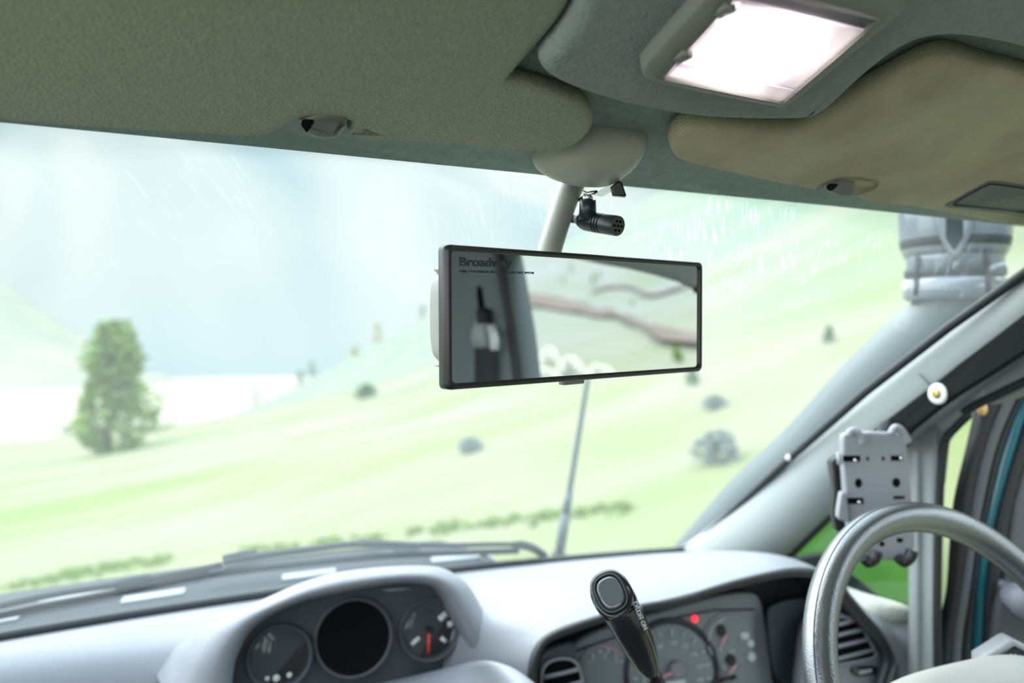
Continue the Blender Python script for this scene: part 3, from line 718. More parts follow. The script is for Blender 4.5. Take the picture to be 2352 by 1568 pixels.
# left vent panel and vent
pad_px('vent_panel', [(1236, 1700), (1236, 1560), (1240, 1520), (1258, 1494), (1310, 1478), (1322, 1484), (1340, 1540), (1362, 1620), (1375, 1700)], pl1, M['dash_dark'], da, .02, .004)
def vent(name, hole, slats, pl, label, parent):
    vt = pad_px(name, hole, pl, M['void'], parent, .012, .003, off=.002); vt['label'] = label
    rim = [P(u, v, pl=pl) + bpn * .004 for u, v in sp2(hole, 5)]
    mesh('rim', *g_tube(rim + [rim[0]], .0022, 6, False), M['panelgrey'], vt)
    for s in slats:
        mesh('slat', *g_tube([P(u, v, pl=pl) + bpn * .006 for u, v in s], .0028, 6, flat=1.0), M['dash_dark'] if 'left' in name else M['panelgrey'], vt)
vent('air_vent', [(1242, 1600), (1241, 1550), (1252, 1522), (1280, 1510), (1310, 1512), (1326, 1530), (1336, 1570), (1340, 1650), (1250, 1660)], [[(1245, 1551), (1290, 1541), (1328, 1531)], [(1243, 1585), (1290, 1573), (1336, 1560)]], pl1, 'left air vent of the instrument hood', da)
M['slatdark'] = mat('slat_grey', (.16, .165, .18), .45)
# right vent panel
pad_px('vent_panel', [(1850, 1700), (1852, 1480), (1880, 1418), (1925, 1405), (1962, 1425), (2000, 1470), (2036, 1510), (2046, 1540), (2030, 1600), (2000, 1700)], pl1, M['panelgrey'], da, .02, .004)
vent('air_vent', [(1870, 1510), (1872, 1440), (1900, 1416), (1945, 1416), (1968, 1430), (1988, 1462), (2006, 1495), (2004, 1506), (1985, 1512), (1930, 1522), (1880, 1530)], [[(1880, 1438), (1930, 1428), (1956, 1420)], [(1876, 1466), (1930, 1452), (1976, 1441)], [(1874, 1492), (1930, 1478), (1988, 1464)], [(1874, 1520), (1930, 1506), (1998, 1488)]], pl1, 'right air vent behind the steering wheel rim', da)
bt = pad_px('oval_button', [(1952, 1540), (1960, 1530), (1985, 1527), (2005, 1528), (2012, 1535), (2008, 1545), (1990, 1550), (1965, 1552)], pl1, M['blackgloss'], da, .008, .002, off=.004)
for i in range(5):
    pts = [P(u, v, pl=pl1) + bpn * .0052 for u, v in [(1968 + 6 * i, 1545 - i), (1972 + 6 * i, 1544 - i), (1973 + 6 * i, 1537 - i), (1969 + 6 * i, 1538 - i)]]
    mesh('mark', *g_pad(pts, bpn, .001, .0002, 0, 1), M['print'], bt)
# right end of the dashboard by the door
rows = []
for px, X in [([(1945, 1345), (1990, 1362), (2040, 1375), (2086, 1388), (2100, 1398)], .985), ]:
    r0 = [P(u, v, X=.99) for u, v in px]
r1 = [P(u, v, pl=(BP[0], BP[1] + .012)) for u, v in [(1955, 1372), (1985, 1400), (2030, 1420), (2070, 1428), (2098, 1422)]]
r2 = [P(u, v, pl=(BP[0], BP[1] - .006)) for u, v in [(1962, 1382), (1992, 1412), (2035, 1445), (2085, 1470), (2112, 1480)]]
r3 = [P(u, v, pl=(BP[0], BP[1] - .008)) for u, v in [(1990, 1408), (2020, 1440), (2075, 1490), (2110, 1520), (2140, 1528)]]
r4 = [P(u, v, pl=(BP[0], BP[1] - .004)) for u, v in [(2040, 1468), (2062, 1500), (2090, 1560), (2120, 1600), (2150, 1600)]]
r5 = [P(u, v, pl=(BP[0], BP[1] - .004)) for u, v in [(2062, 1515), (2062, 1560), (2090, 1640), (2125, 1660), (2160, 1660)]]
mesh('window_sill', *g_loft([[p + V((.02, .03, -.01)) for p in r0], [p + V((0, 0, .002)) for p in r0], r1, [p + V((0, 0, -.004)) for p in r1]], False), M['sill'], da, sub=1)  # top of the dash end, its direct light painted by a paler material
mesh('end_cap', *g_loft([r1, r2, r3, r4, r5], False), M['dash'], da, sub=2)
# instrument cluster
ic = pad_px('instrument_cluster', [(1318, 1700), (1300, 1560), (1310, 1490), (1400, 1440), (1520, 1405), (1640, 1372), (1720, 1362), (1748, 1380), (1762, 1450), (1775, 1560), (1790, 1700)], pl2, M['cluster'], da, .02, .004)
bq = (pl2[0], pl2[1] - .0)
for tpl, nm in [([(1322, 1478), (1420, 1440), (1540, 1402), (1650, 1368)], 'visor_line')]:
    pass
def arc_px(cu, cv, ru, rv, a0, a1, n): return [(cu + ru * math.cos(math.radians(a0 + (a1 - a0) * i / n)), cv - rv * math.sin(math.radians(a0 + (a1 - a0) * i / n))) for i in range(n + 1)]
def line_px(name, L, rad, mt, parent, off=.002, pl=pl2): return mesh(name, *g_tube([P(u, v, pl=pl) + bpn * off for u, v in L], rad, 6), mt, parent)
line_px('dial_ring', arc_px(1540, 1545, 104, 122, 205, -25, 30), .0042, M['clusterdark'], ic)
line_px('upper_edge', [(1320, 1494), (1400, 1466), (1500, 1437), (1560, 1415), (1640, 1400), (1730, 1398)], .0014, M['clusterdark'], ic)
disc_px('speed_dial', 1540, 1545, 98, 114, pl2, M['cluster'], ic, .0025)
for i in range(13):
    a = 205 - 230 * i / 12; k0, k1 = .78, .95
    pr = [(1540 + 94 * k * math.cos(math.radians(a)), 1545 - 108 * k * math.sin(math.radians(a))) for k in (k0 if i % 2 == 0 else .85, k1)]
    line_px('tick', pr, .0012, M['print'], ic, .0045)
dg = (P(1540, 1500, pl=pl2) - P(1500, 1512, pl=pl2)).normalized()
for i, s_ in enumerate(['20', '40', '60', '80', '100', '120', '140', '160', '180']):
    a = math.radians(190 - 25 * i); c = (1540 + 94 * .66 * math.cos(a) - 7, 1545 - 108 * .66 * math.sin(a) + 6)
    text('numeral', s_, .0085, P(*c, pl=pl2) + bpn * .0045, V((1, -.13, 0)), UP, M['print'], ic)
disc_px('needle_hub', 1548, 1531, 16, 18, pl2, M['panelgrey'], ic, .012, .008)
line_px('speed_needle', [(1548, 1531), (1516, 1549)], .0022, M['needle'], ic, .009)
disc_px('left_dial', 1384, 1540, 58, 66, pl2, M['cluster'], ic, .0025)
line_px('red_zone', arc_px(1384, 1540, 50, 58, 95, 40, 10), .0010, M['needle'], ic, .0045)
for i in range(6): line_px('tick', [(1384 + 50 * k * math.cos(math.radians(150 - 24 * i)), 1540 - 56 * k * math.sin(math.radians(150 - 24 * i))) for k in (.78, .95)], .0012, M['print'], ic, .0045)
for i, (u, v) in enumerate([(1352, 1516), (1381, 1510), (1408, 1518)]): text('numeral', '135'[i], .011, P(u, v, pl=pl2) + bpn * .0045, V((1, -.13, 0)), UP, M['print'], ic)
disc_px('right_dial', 1672, 1470, 58, 66, pl2, M['cluster'], ic, .0025)
line_px('scale', arc_px(1672, 1470, 48, 54, 100, 215, 12), .001, M['print'], ic, .0045)
line_px('gauge_needle', [(1650, 1480), (1661, 1452)], .0018, M['needle'], ic, .008)
line_px('gauge_needle', [(1666, 1545), (1684, 1520)], .0018, M['needle'], ic, .008)
disc_px('needle_cap', 1652, 1445, 9, 14, pl2, M['black'], ic, .007)
disc_px('needle_cap', 1674, 1512, 10, 13, pl2, M['black'], ic, .007)
for s_, u, v in [('F', 1648, 1432), ('E', 1648, 1492), ('H', 1672, 1500), ('C', 1655, 1535)]: text('numeral', s_, .010, P(u, v, pl=pl2) + bpn * .0045, V((1, -.13, 0)), UP, M['print'], ic)
for u, v, ru, rv in [(1708, 1458, 11, 9), (1722, 1476, 8, 9), (1724, 1506, 10, 11), (1697, 1470, 5, 12), (1712, 1500, 6, 6)]: disc_px('tell_tale', u, v, ru, rv, pl2, M['cluster'] if ru < 7 else M['print'], ic, .004, .002, 10)
disc_px('warning_lamp', 1593, 1419, 6, 8, pl2, M['redlamp'], ic, .005)['label'] = 'lit red warning lamp'
line_px('trip_bar', [(1630, 1564), (1684, 1550)], .003, M['black'], ic, .006)
pad_px('odometer', [(1512, 1566), (1570, 1556), (1572, 1590), (1514, 1600)], pl2, M['print'], ic, .003, .0005, 0, off=.0048, closed_spline=False)
pad_px('hood_screen', [(1790, 1560), (1765, 1420), (1790, 1385), (1850, 1375), (1900, 1380), (1900, 1560)], (BP[0], BP[1] + .055), M['clusterdark'], da, .006, .002)

# central gauge pod
gp = thing('gauge_pod', 'grey three gauge pod with a rounded hood on the centre of the dashboard', 'gauge pod', (.29, 1.1, -.48))
YP = 1.0
I_ = [(534, 1640), (534, 1568), (537, 1540), (545, 1507), (573, 1453), (617, 1417), (689, 1384), (761, 1366), (870, 1345), (942, 1339), (996, 1348), (1022, 1373), (1050, 1424), (1065, 1457), (1079, 1489)]
Oo = [(400, 1640), (425, 1568), (450, 1500), (490, 1440), (545, 1402), (617, 1370), (689, 1339), (761, 1317), (834, 1306), (906, 1300), (978, 1299), (1022, 1306), (1069, 1335), (1094, 1371), (1117, 1418), (1145, 1487)]
N = 64
def rs(L): return [(p.x, p.y) for p in resample(spline(px2(L), 6), N)]
Ip, Op = rs(I_), rs(Oo); mid = lambda t: [((a[0] * (1 - t) + c[0] * t), (a[1] * (1 - t) + c[1] * t)) for a, c in zip(Ip, Op)]
R3 = lambda L, Y: [P(u, v, Y=Y) for u, v in L]
oo = R3(Op, YP)
rings = [R3(Ip, YP + .0) , R3(Ip, YP - .012), R3(mid(.15), YP - .024), R3(mid(.38), YP - .028), R3(mid(.62), YP - .022), R3(mid(.85), YP - .010), R3(Op, YP + .006)]
rings[0] = [p + V((0, .045, 0)) for p in R3(Ip, YP - .012)]
for dy, s in [(.05, .14), (.11, .4), (.19, .85)]:
    rings.append([V((p.x + (p.x - .29) * .08 * s, YP + .006 + dy, p.z + (-.43 - p.z) * s * .8 - .004)) for p in R3(Op, YP + .006)])
mesh('hood', *g_loft(rings, False), M['dash'], gp)
fo = [p + V((0, .033, 0)) for p in R3(Ip, YP - .012)]
face = fo + [P(1079, 1520, Y=YP + .02), P(942, 1560, Y=YP + .02), P(816, 1590, Y=YP + .02), P(680, 1620, Y=YP + .02)]
mesh('face_panel', face, [tuple(range(len(face)))], M['dash_dark'], gp, False)
bulge = []
top_ = [(520, 1640), (600, 1622), (700, 1595), (816, 1566), (942, 1541), (1040, 1516), (1079, 1506), (1105, 1501), (1145, 1508), (1180, 1522), (1210, 1545), (1228, 1568)]
tp = [P(u, v, Y=[YP + .03, YP + .03, YP + .03, YP + .03, YP + .02, .98, .94, .90, .87, .86, .85, .84][i]) for i, (u, v) in enumerate(top_)]
bulge = [[p + V((0, .01, -.02)) for p in tp], tp, [p + V((0, -.05, -.006)) for p in tp], [p + V((0, -.10, -.022)) for p in tp], [p + V((0, -.14, -.06)) for p in tp], [p + V((0, -.15, -.2)) for p in tp]]
mesh('pod_base', *g_loft(bulge, False), M['dash'], gp, sub=1)
pad_px('hood_foot', [(1084, 1486), (1112, 1484), (1147, 1483), (1140, 1492), (1112, 1493), (1090, 1493)], (V((0, 1, 0)), YP - .02), M['dash_dark'], gp, .03, .002)
mesh('brass_screw', *sph(P(1098, 1502, Y=YP - .012), .010, .004, .003), M['brass'], gp)
pad_px('hood_badge', [(875, 1354), (900, 1350), (930, 1349), (945, 1352), (900, 1358)], (V((0, 1, 0)), YP + .018), M['panelgrey'], gp, .004, .001, 0)
def gauge(name, u, v, rpx, label, kind):
    c = P(u, v, Y=YP + .021); R = rpx * c.dot(FW) / F; ax = V((-.12, -1, .12)).normalized()
    g = mesh(name, *g_lathe(c, ax, [(-.01, R * 1.02), (.004, R * 1.02), (.009, R * .98), (.010, R * .92), (.007, R * .87), (.002, R * .85), (-.006, R * .85)], 48), M['dash_dark'], gp); g['label'] = label
    if kind == 'hole':
        mesh('dark_well', *g_lathe(c, ax, [(-.03, R * .3), (-.03, R * .85), (.0085, R * .955)], 40), M['void'], g); return
    mesh('dial', *g_lathe(c, ax, [(-.004, R * .86), (-.002, R * .84)], 40), M['gaugeface'], g)
    x, y = frame_of(ax); x = V((1, 0, 0)); x = (x - ax * x.dot(ax)).normalized(); y = ax.cross(x); y = y if y.z > 0 else -y
    at = lambda r, a, h=.0: c + ax * h + (x * math.cos(math.radians(a)) + y * math.sin(math.radians(a))) * R * r
    if kind == 'needle':
        mesh('red_needle', *g_tube([at(.05, 270, .002), at(.72, 266, .002)], [.0028, .0018], 8), M['redneedle'], g)
        mesh('hub', *g_lathe(c, ax, [(0, R * .12), (.005, R * .11)], 16), M['black'], g)
        for a, r0, r1, w_ in [(35, .42, .72, .0045), (5, .62, .78, .004), (215, .38, .70, .0035), (200, .62, .80, .003), (140, .40, .55, .003), (75, .55, .70, .002), (58, .55, .7, .002), (-40, .5, .72, .003)]:
            mesh('mark', *g_tube([at(r0, a, -.001), at(r1, a, -.001)], w_, 6, flat=1), M['white'], g)
        mesh('orange_mark', *g_tube([at(.25, 150, -.001), at(.45, 160, -.001)], .0022, 6), M['redneedle'], g)
    else:
        for a, r, s_ in [(190, .55, .0022), (212, .62, .0015)]: mesh('red_dot', *sph(at(r, a, -.001), s_ * 1.6, .001, s_), M['redneedle'], g)
        for a, r, s_ in [(262, .66, .0045), (240, .72, .003), (296, .68, .0035)]: mesh('mark', *sph(at(r, a, -.001), s_, .0015, s_), M['white'], g)
    dome = [(.004, R * .86), (.0062, R * .7), (.0078, R * .45), (.0085, R * .15)]
    mesh('lens', *g_lathe(c, ax, dome, 40, False), M['lensclear'], g)
gauge('gauge', 641, 1506, 75, 'round dark gauge at the left end of the pod', 'dots')
gauge('empty_gauge_hole', 810, 1462, 92, 'large empty black hole between the two gauges', 'hole')
gauge('gauge', 985, 1444, 73, 'round gauge with red needle and white marks at the right end of the pod', 'needle')

# ------------------------------------------------------------------ sun visors, console, lamp
hn = V((0, -.364, -1)).normalized()
def hl_pad(name, px, off, thick, r, mt, parent=None, loc=None, n=5, flat=.004, spl=True, k=5):
    L = sp2(px, n) if spl else px
    pts = [P(u, v, pl=HL(off)) for u, v in L]
    return mesh(name, *g_pad(pts, hn, thick, r, flat, k), mt, parent, loc=loc if parent is None else None)
V1 = [(-500, 215), (-200, 262), (0, 281), (200, 298), (400, 311), (540, 318), (600, 318), (635, 309), (660, 294), (678, 284), (705, 277), (745, 275), (785, 279), (806, 287), (803, 300), (800, 311), (830, 324), (900, 331), (1000, 335), (1100, 342), (1170, 349), (1230, 353), (1285, 350), (1330, 333), (1354, 311), (1364, 286), (1354, 262), (1329, 244), (1278, 226), (1227, 211), (1186, 199), (1170, 189), (1180, 174), (1203, 146), (1245, 100), (1293, 40), (1314, -2), (1330, -70), (1320, -130), (1200, -170), (500, -170), (-500, -170)]
pv = thing('sun_visor', 'large greenish grey cloth sun visor of the passenger side, cut by the top edge', 'sun visor', P(600, 200, pl=HL(-.016)))
hl_pad('visor_panel', V1, -.020, .016, .006, M['visor'], pv)
V2 = [(1541, 343), (1549, 322), (1574, 302), (1610, 292), (1661, 292), (1763, 301), (1840, 300), (1891, 279), (1968, 231), (2044, 189), (2121, 149), (2172, 135), (2213, 139), (2274, 158), (2352, 177), (2520, 230), (2700, 330), (2740, 480), (2690, 570), (2560, 556), (2352, 524), (2274, 511), (2172, 493), (2095, 479), (2019, 472), (1980, 463), (1962, 452), (1968, 440), (1990, 429), (1947, 420), (1916, 422), (1893, 432), (1870, 440), (1830, 434), (1738, 416), (1635, 393), (1574, 378), (1549, 363)]
dv = thing('sun_visor', 'tan cloth sun visor of the driver side with a printed label', 'sun visor', P(2000, 330, pl=HL(-.016)))
vp = hl_pad('visor_panel', V2, -.020, .016, .007, M['visor2'], dv)
lb = hl_pad('warning_label', [(2172, 475), (2197, 459), (2262, 423), (2284, 418), (2352, 427), (2470, 446), (2490, 470), (2470, 512), (2352, 498), (2223, 481)], -.0215, .003, .001, M['label'], dv, n=4, flat=.001); lb['label'] = 'grey printed label sheet'
bd = [P(u, v, pl=HL(-.0222)) for u, v in sp2([(2192, 468), (2262, 428), (2284, 424), (2352, 433), (2455, 450), (2470, 470), (2455, 502), (2352, 488), (2225, 474)], 4)]
mesh('border', *g_tube(bd + [bd[0]], .0007, 6, False), M['labelink'], lb)
gl, gf = [], []; r = random.Random(5)
bx_ = (P(2330, 440, pl=HL(-.0223)) - P(2280, 434, pl=HL(-.0223))).normalized(); by_ = hn.cross(bx_); by_ = by_ if by_.z > 0 else -by_
for row in range(4):
    u = 2282 - 16 * row
    while u < 2440:
        vv = 438 + 11 * row + (u - 2262) * .115
        p = P(u, vv, pl=HL(-.0223)); hh = .0013
        for s_ in range(3):
            a = p + bx_ * r.uniform(0, .0022) + by_ * r.uniform(-hh, hh); q = a + (bx_ if r.random() < .6 else by_) * .0018
            d = (by_ if abs((q - a).dot(bx_)) > .001 else bx_) * .0003; k = len(gl); gl += [a - d, q - d, q + d, a + d]; gf.append((k, k + 1, k + 2, k + 3))
        u += 10 if r.random() < .85 else 18
mesh('small_print', gl, gf, M['labelink'], lb, False)
for L, nm in [([(1850, 330), (2050, 230), (2240, 190)], 0)]: pass
# header strip clips
def clip(px, dark, label, x):
    t = thing('visor_clip', label, 'clip', P(*px[0], pl=HL(-.010)))
    hl_pad('hook', px, -.0225, .021, .004, M['clip'], t, n=4, flat=.002)
    hl_pad('slot', dark, -.0229, .003, .0008, M['void'], t, n=4, flat=0)
clip([(688, 286), (697, 282), (712, 276), (745, 270), (795, 276), (796, 292), (788, 308), (776, 319), (752, 322), (725, 320), (706, 311), (697, 299)], [(692, 287), (704, 281), (722, 280), (712, 298), (704, 305), (698, 298)], 'grey green visor clip under the passenger sun visor', 0)
clip([(1894, 432), (1905, 424), (1930, 416), (1962, 420), (1966, 432), (1962, 446), (1952, 453), (1930, 454), (1910, 448), (1900, 441)], [(1898, 432), (1908, 425), (1925, 423), (1918, 434), (1908, 439), (1902, 438)], 'tan visor clip under the driver sun visor', 1)
CN = [(1242, 160), (1258, 182), (1303, 207), (1405, 241), (1508, 264), (1584, 276), (1661, 282), (1763, 284), (1850, 281), (1891, 266), (1932, 234), (1993, 178), (2059, 127), (2121, 99), (2197, 94), (2274, 104), (2352, 122), (2520, 170), (2640, 170), (2640, -120), (1420, -120), (1352, -40), (1330, 30), (1288, 96), (1254, 136)]
oc = thing('overhead_console', 'grey textured overhead console bulging between the two sun visors', 'console', P(1700, 120, pl=HL(-.02)))
hl_pad('console_shell', CN, -.030, .028, .010, M['console'], oc, n=5, flat=.003, k=6)
# ceiling lamp
dl = thing('dome_lamp', 'lit rectangular ceiling lamp with ribbed clear lens in the overhead console', 'lamp', P(1750, 100, pl=HL(-.034)))
def lin(a, b, t): return (a[0] + (b[0] - a[0]) * t, a[1] + (b[1] - a[1]) * t)
q0, q1, q2, q3 = (1524, 176), (1797, 232), (2018, 40), (1716, -34)      # lens corners: front left, front right, rear right, rear left
def LQ(s, t, off=-.041): return P(*lin(lin(q0, q1, s), lin(q3, q2, s), t), pl=HL(off))
outer = [P(u, v, pl=HL(-.038)) for u, v in sp2([(1474, 158), (1480, 172), (1500, 180), (1660, 215), (1790, 240), (1806, 238), (1830, 220), (2040, 48), (2085, 10), (2070, -30), (1950, -80), (1730, -110), (1690, -90), (1490, 130)], 4)]
inner = [LQ(s, t) for s, t in [(0, 0), (.25, -.005), (.5, -.008), (.75, -.005), (1, 0), (1.0, .25), (1.0, .5), (1, .75), (1, 1), (.75, 1), (.5, 1), (.25, 1), (0, 1), (0, .75), (0, .5), (0, .25)]]
n_ = 96; ou = resample(outer, n_, True); inn = resample(inner, n_, True)
# align starts
k0 = min(range(n_), key=lambda k: (ou[k] - inn[0]).length); ou = ou[k0:] + ou[:k0]
if (ou[8] - inn[8]).length > (ou[-8] - inn[8]).length: ou = [ou[0]] + ou[:0:-1]
mesh('bezel', *g_loft([[p - hn * .0078 for p in ou], [p + hn * .001 for p in ou], [p.lerp(q, .12) + hn * .0025 for p, q in zip(ou, inn)], [p.lerp(q, .9) + hn * .002 for p, q in zip(ou, inn)], [q + hn * .0005 for q in inn], [q - hn * .009 for q in inn]]), M['bezel'], dl)
bar = [P(u, v, pl=HL(-.042)) for u, v in [(1880, -60), (1950, 0), (2000, 18), (2050, 32), (2090, 10), (2080, -60)]]
mesh('switch', *g_pad(bar, hn, .006, .003, .002, 4), M['bezel'], dl)
mesh('reflector_tray', *g_loft([[LQ(0, 0, -.040), LQ(1, 0, -.040), LQ(1, 1, -.040), LQ(0, 1, -.040)], [LQ(.06, .06, -.0308), LQ(.94, .06, -.0308), LQ(.94, .94, -.0308), LQ(.06, .94, -.0308)]], True, False, True), M['tray'], dl, False)
mesh('divider', *g_pad([LQ(0, .855, -.0405), LQ(1, .855, -.0405), LQ(1, .855, -.031), LQ(0, .855, -.031)], (LQ(.5, 0) - LQ(.5, 1)), .0015, .0003, 0, 1), M['bezel'], dl)
mesh('bulb', *g_tube([LQ(.25, .48, -.0353), LQ(.75, .48, -.0353)], .004, 16), M['bulb'], dl)
lm = clear('lamp_lens', (.93, .90, .93), .05, .55, (.97, .93, .97), .05); M['lamplens'] = lm
rim = [LQ(s, t, -.0415) for s, t in [(0, 0), (.25, 0), (.5, 0), (.75, 0), (1, 0), (1, .5), (1, 1), (.5, 1), (0, 1), (0, .5)]]
mesh('lens_rim', *g_tube(rim + [rim[0]], .0022, 8, False), clear('lens_edge', (.95, .93, .92), .12, .35, (1, .97, .95)), dl)
vs, fs = [], []; nx = 121
for i in range(nx):
    s = .01 + .98 * i / (nx - 1)
    for t in (.01, .14, .145, .5, .84, .845, .99):
        rib = .0006 if i % 2 and not (.140 < t < .143) else 0
        p_ = LQ(s, t, -.0408); vs.append(p_ + hn * rib)
for i in range(nx - 1):
    for j in range(6): a = i * 7 + j; fs.append((a, a + 1, a + 8, a + 7))
mesh('ribbed_lens', vs, fs, lm, dl, False)
for t in (.14, .845): mesh('lens_ridge', *g_tube([LQ(.01, t, -.0415), LQ(.99, t, -.0415)], .0011, 6), lm, dl)
for t in (.22, .72): mesh('lens_clip', *g_box(LQ(-.005, t, -.042), (.004, .006, .002)), M['bezel'], dl)

# ------------------------------------------------------------------ mirrors and microphone
rm = thing('rear_view_mirror', 'cream rear view mirror on a curved stalk hanging from the header behind a wider mirror', 'mirror', P(1350, 330, pl=HL(0)))
cup = [(1222, 366), (1240, 345), (1290, 312), (1340, 298), (1400, 299), (1468, 307), (1482, 314), (1484, 328), (1470, 352), (1440, 378), (1405, 396), (1360, 402), (1300, 398), (1250, 385)]
mesh('mount_cover', *g_dome([P(u, v, pl=HL(-.002)) for u, v in sp2(cup, 4)], V((.0, -.25, -1)), .024, 8, .004), M['mount'], rm)
st = spline([P(1322, 405, d=.725), P(1308, 436, d=.722), P(1290, 485, d=.715), P(1274, 535, d=.705), P(1260, 590, d=.695), P(1254, 680, d=.685)], 5)
mesh('stalk', *g_tube(st, [.0112 - .0012 * i / 25 for i in range(26)], 20), M['housing'], rm)
hm = mcen - mn_ * .0125
ho = [hm + mx_ * x * (mw_ * 1.035) + my_ * y * (mh_ * .74) for x, y in [(-.87, -.5), (-.87, .5), (-.83, .85), (-.72, 1), (.6, 1), (.75, .9), (.8, .6), (.8, -.6), (.75, -.9), (.6, -1), (-.72, -1), (-.83, -.85)]]
mesh('housing', *g_pad(spline(ho, 4, True), mn_, .026, .004, .002), M['housing'], rm)
tb = [mcen - mn_ * .026 + mx_ * x + my_ * y for x, y in [(-.004, -mh_ - .006), (.018, -mh_ - .006), (.021, -mh_ + .004), (.021, -mh_ + .03), (-.007, -mh_ + .03), (-.007, -mh_ + .003)]]
mesh('dip_lever', *g_pad(tb, mn_, .008, .002, .001, 3), M['housing'], rm)
cm = thing('clip_on_mirror', 'wide rectangular clip on mirror with black frame reflecting the open door side', 'mirror', mcen - mn_ * .008)
def mrect(w2, h2, off, r=.004):
    pts = []
    for cx, cy_, a0 in [(1, 1, 0), (-1, 1, 90), (-1, -1, 180), (1, -1, 270)]:
        for k in range(5):
            a = math.radians(a0 + 22.5 * k); pts.append(mcen + mx_ * (cx * (w2 - r) + r * math.cos(a)) + my_ * (cy_ * (h2 - r) + r * math.sin(a)) + mn_ * off)
    return pts
bw = .0042
mesh('frame', *g_loft([mrect(mw_ - .001, mh_ - .001, -.0105), mrect(mw_, mh_, -.0095), mrect(mw_, mh_, -.001), mrect(mw_ - .0012, mh_ - .0012, .001), mrect(mw_ - bw * .75, mh_ - bw * .75, .001), mrect(mw_ - bw, mh_ - bw, -.0002), mrect(mw_ - bw, mh_ - bw, -.004)], True, True, False), M['mframe'], cm)
mesh('mirror_glass', mrect(mw_ - bw * .98, mh_ - bw * .98, -.0012), [tuple(range(20))], M['mirror'], cm, False)
def onM(u, v, off): k = ray(u, v); return k * ((mn_.dot(mcen) - .0012 + off) / mn_.dot(k))
hgt = (onM(1058, 590, 0) - onM(1058, 610, 0)).length
text('brand_lettering', 'Broadway', hgt * 1.42, onM(1055, 610, .0003), onM(1175, 611, 0) - onM(1055, 609, 0), my_, M['ink'], cm, .0001, .00022, (onM(1177, 611, 0) - onM(1055, 609, 0)).length)
text('small_lettering', 'OBJECTS IN MIRROR ARE CLOSER THAN THEY APPEAR', hgt * .385, onM(1056, 625, .0003), onM(1227, 628.5, 0) - onM(1056, 624.5, 0), my_, M['ink'], cm, .0001, 0, (onM(1227, 628, 0) - onM(1056, 624, 0)).length)
for s_ in (-.35, .4):
    mesh('clamp', *g_box(mcen + mx_ * s_ * mw_ - mn_ * .015 + my_ * (mh_ - .006), (.008, .006, .003), Matrix((mx_, -mn_, my_)).transposed()), M['mframe'], cm)

mk = thing('microphone', 'small black microphone hanging on a clip under the mirror mount', 'microphone', P(1350, 455, d=0.6955))
ax0, ax1 = P(1343, 507, d=0.7148), P(1421, 519, d=0.6848); ax = (ax1 - ax0).normalized(); ln = (ax1 - ax0).length
rr = .0086
prof = [(0, rr * .93), (ln * .12, rr)]
for c_ in (.40, .48, .56): prof += [(ln * (c_ - .02), rr), (ln * (c_ - .015), rr * .86), (ln * (c_ + .015), rr * .86), (ln * (c_ + .02), rr)]
prof += [(ln * .95, rr), (ln * .98, rr * .96)]
mb = mesh('body', *g_lathe(ax0, ax, prof, 28), M['mic'], mk); crease(mb, 40)
mesh('tail', *g_lathe(ax0, ax, [(-ln * .28, rr * .42), (-ln * .2, rr * .5), (-ln * .12, rr * .72), (0, rr * .93)], 24), M['mic'], mk)
gr = []
for k in range(4): gr += [(-ln * (.64 - .09 * k), rr * .42), (-ln * (.60 - .09 * k), rr * .42), (-ln * (.595 - .09 * k), rr * .28), (-ln * (.56 - .09 * k), rr * .28)]
mesh('cable_boot', *g_lathe(ax0, ax, gr, 16), M['black'], mk)
ex, ey = frame_of(ax)
for k in range(7):
    a = k * math.pi / 3; o_ = V() if k == 6 else (ex * math.cos(a) + ey * math.sin(a)) * rr * .5
    mesh('sound_hole', *g_lathe(ax1 - ax * ln * .022 + o_, ax, [(-.001, rr * .13), (.0006, rr * .13)], 10), M['void'], mk)
mesh('neck', *g_tube([P(1350, 503, d=0.7062), P(1350, 480, d=0.7041), P(1350, 458, d=0.7019)], [.0078, .0072, .0070], 18), M['mic'], mk)
mesh('ball_joint', *sph(P(1350, 455, d=0.7009), .0048, .0048, .0032), M['chrome'], mk)
mesh('cable', *g_tube(spline([P(1300, 500, d=0.7383), P(1316, 470, d=0.7276), P(1340, 452, d=0.7116), P(1352, 443, d=0.7062), P(1370, 440, d=0.6955)], 5), .0013, 8), M['black'], mk)
mesh('clear_clip', *g_pad([P(u, v, d=0.6934) for u, v in [(1362, 446), (1384, 450), (1408, 438), (1404, 422), (1396, 425), (1372, 440)]], -FW, .004, .001, 0, 2), clear('clear_plastic', (.92, .95, .93), .12, .12), mk)
mesh('black_clip', *g_pad([P(u, v, d=0.6848) for u, v in [(1403, 428), (1422, 414), (1429, 418), (1439, 448), (1437, 451), (1408, 448)]], -FW, .006, .001, .001, 3), M['black'], mk)
mesh('wire_clip', *g_tube([P(1338, 440, d=0.6955), P(1352, 445, d=0.6955), P(1366, 442, d=0.6902)], .0014, 8), M['chrome'], mk)

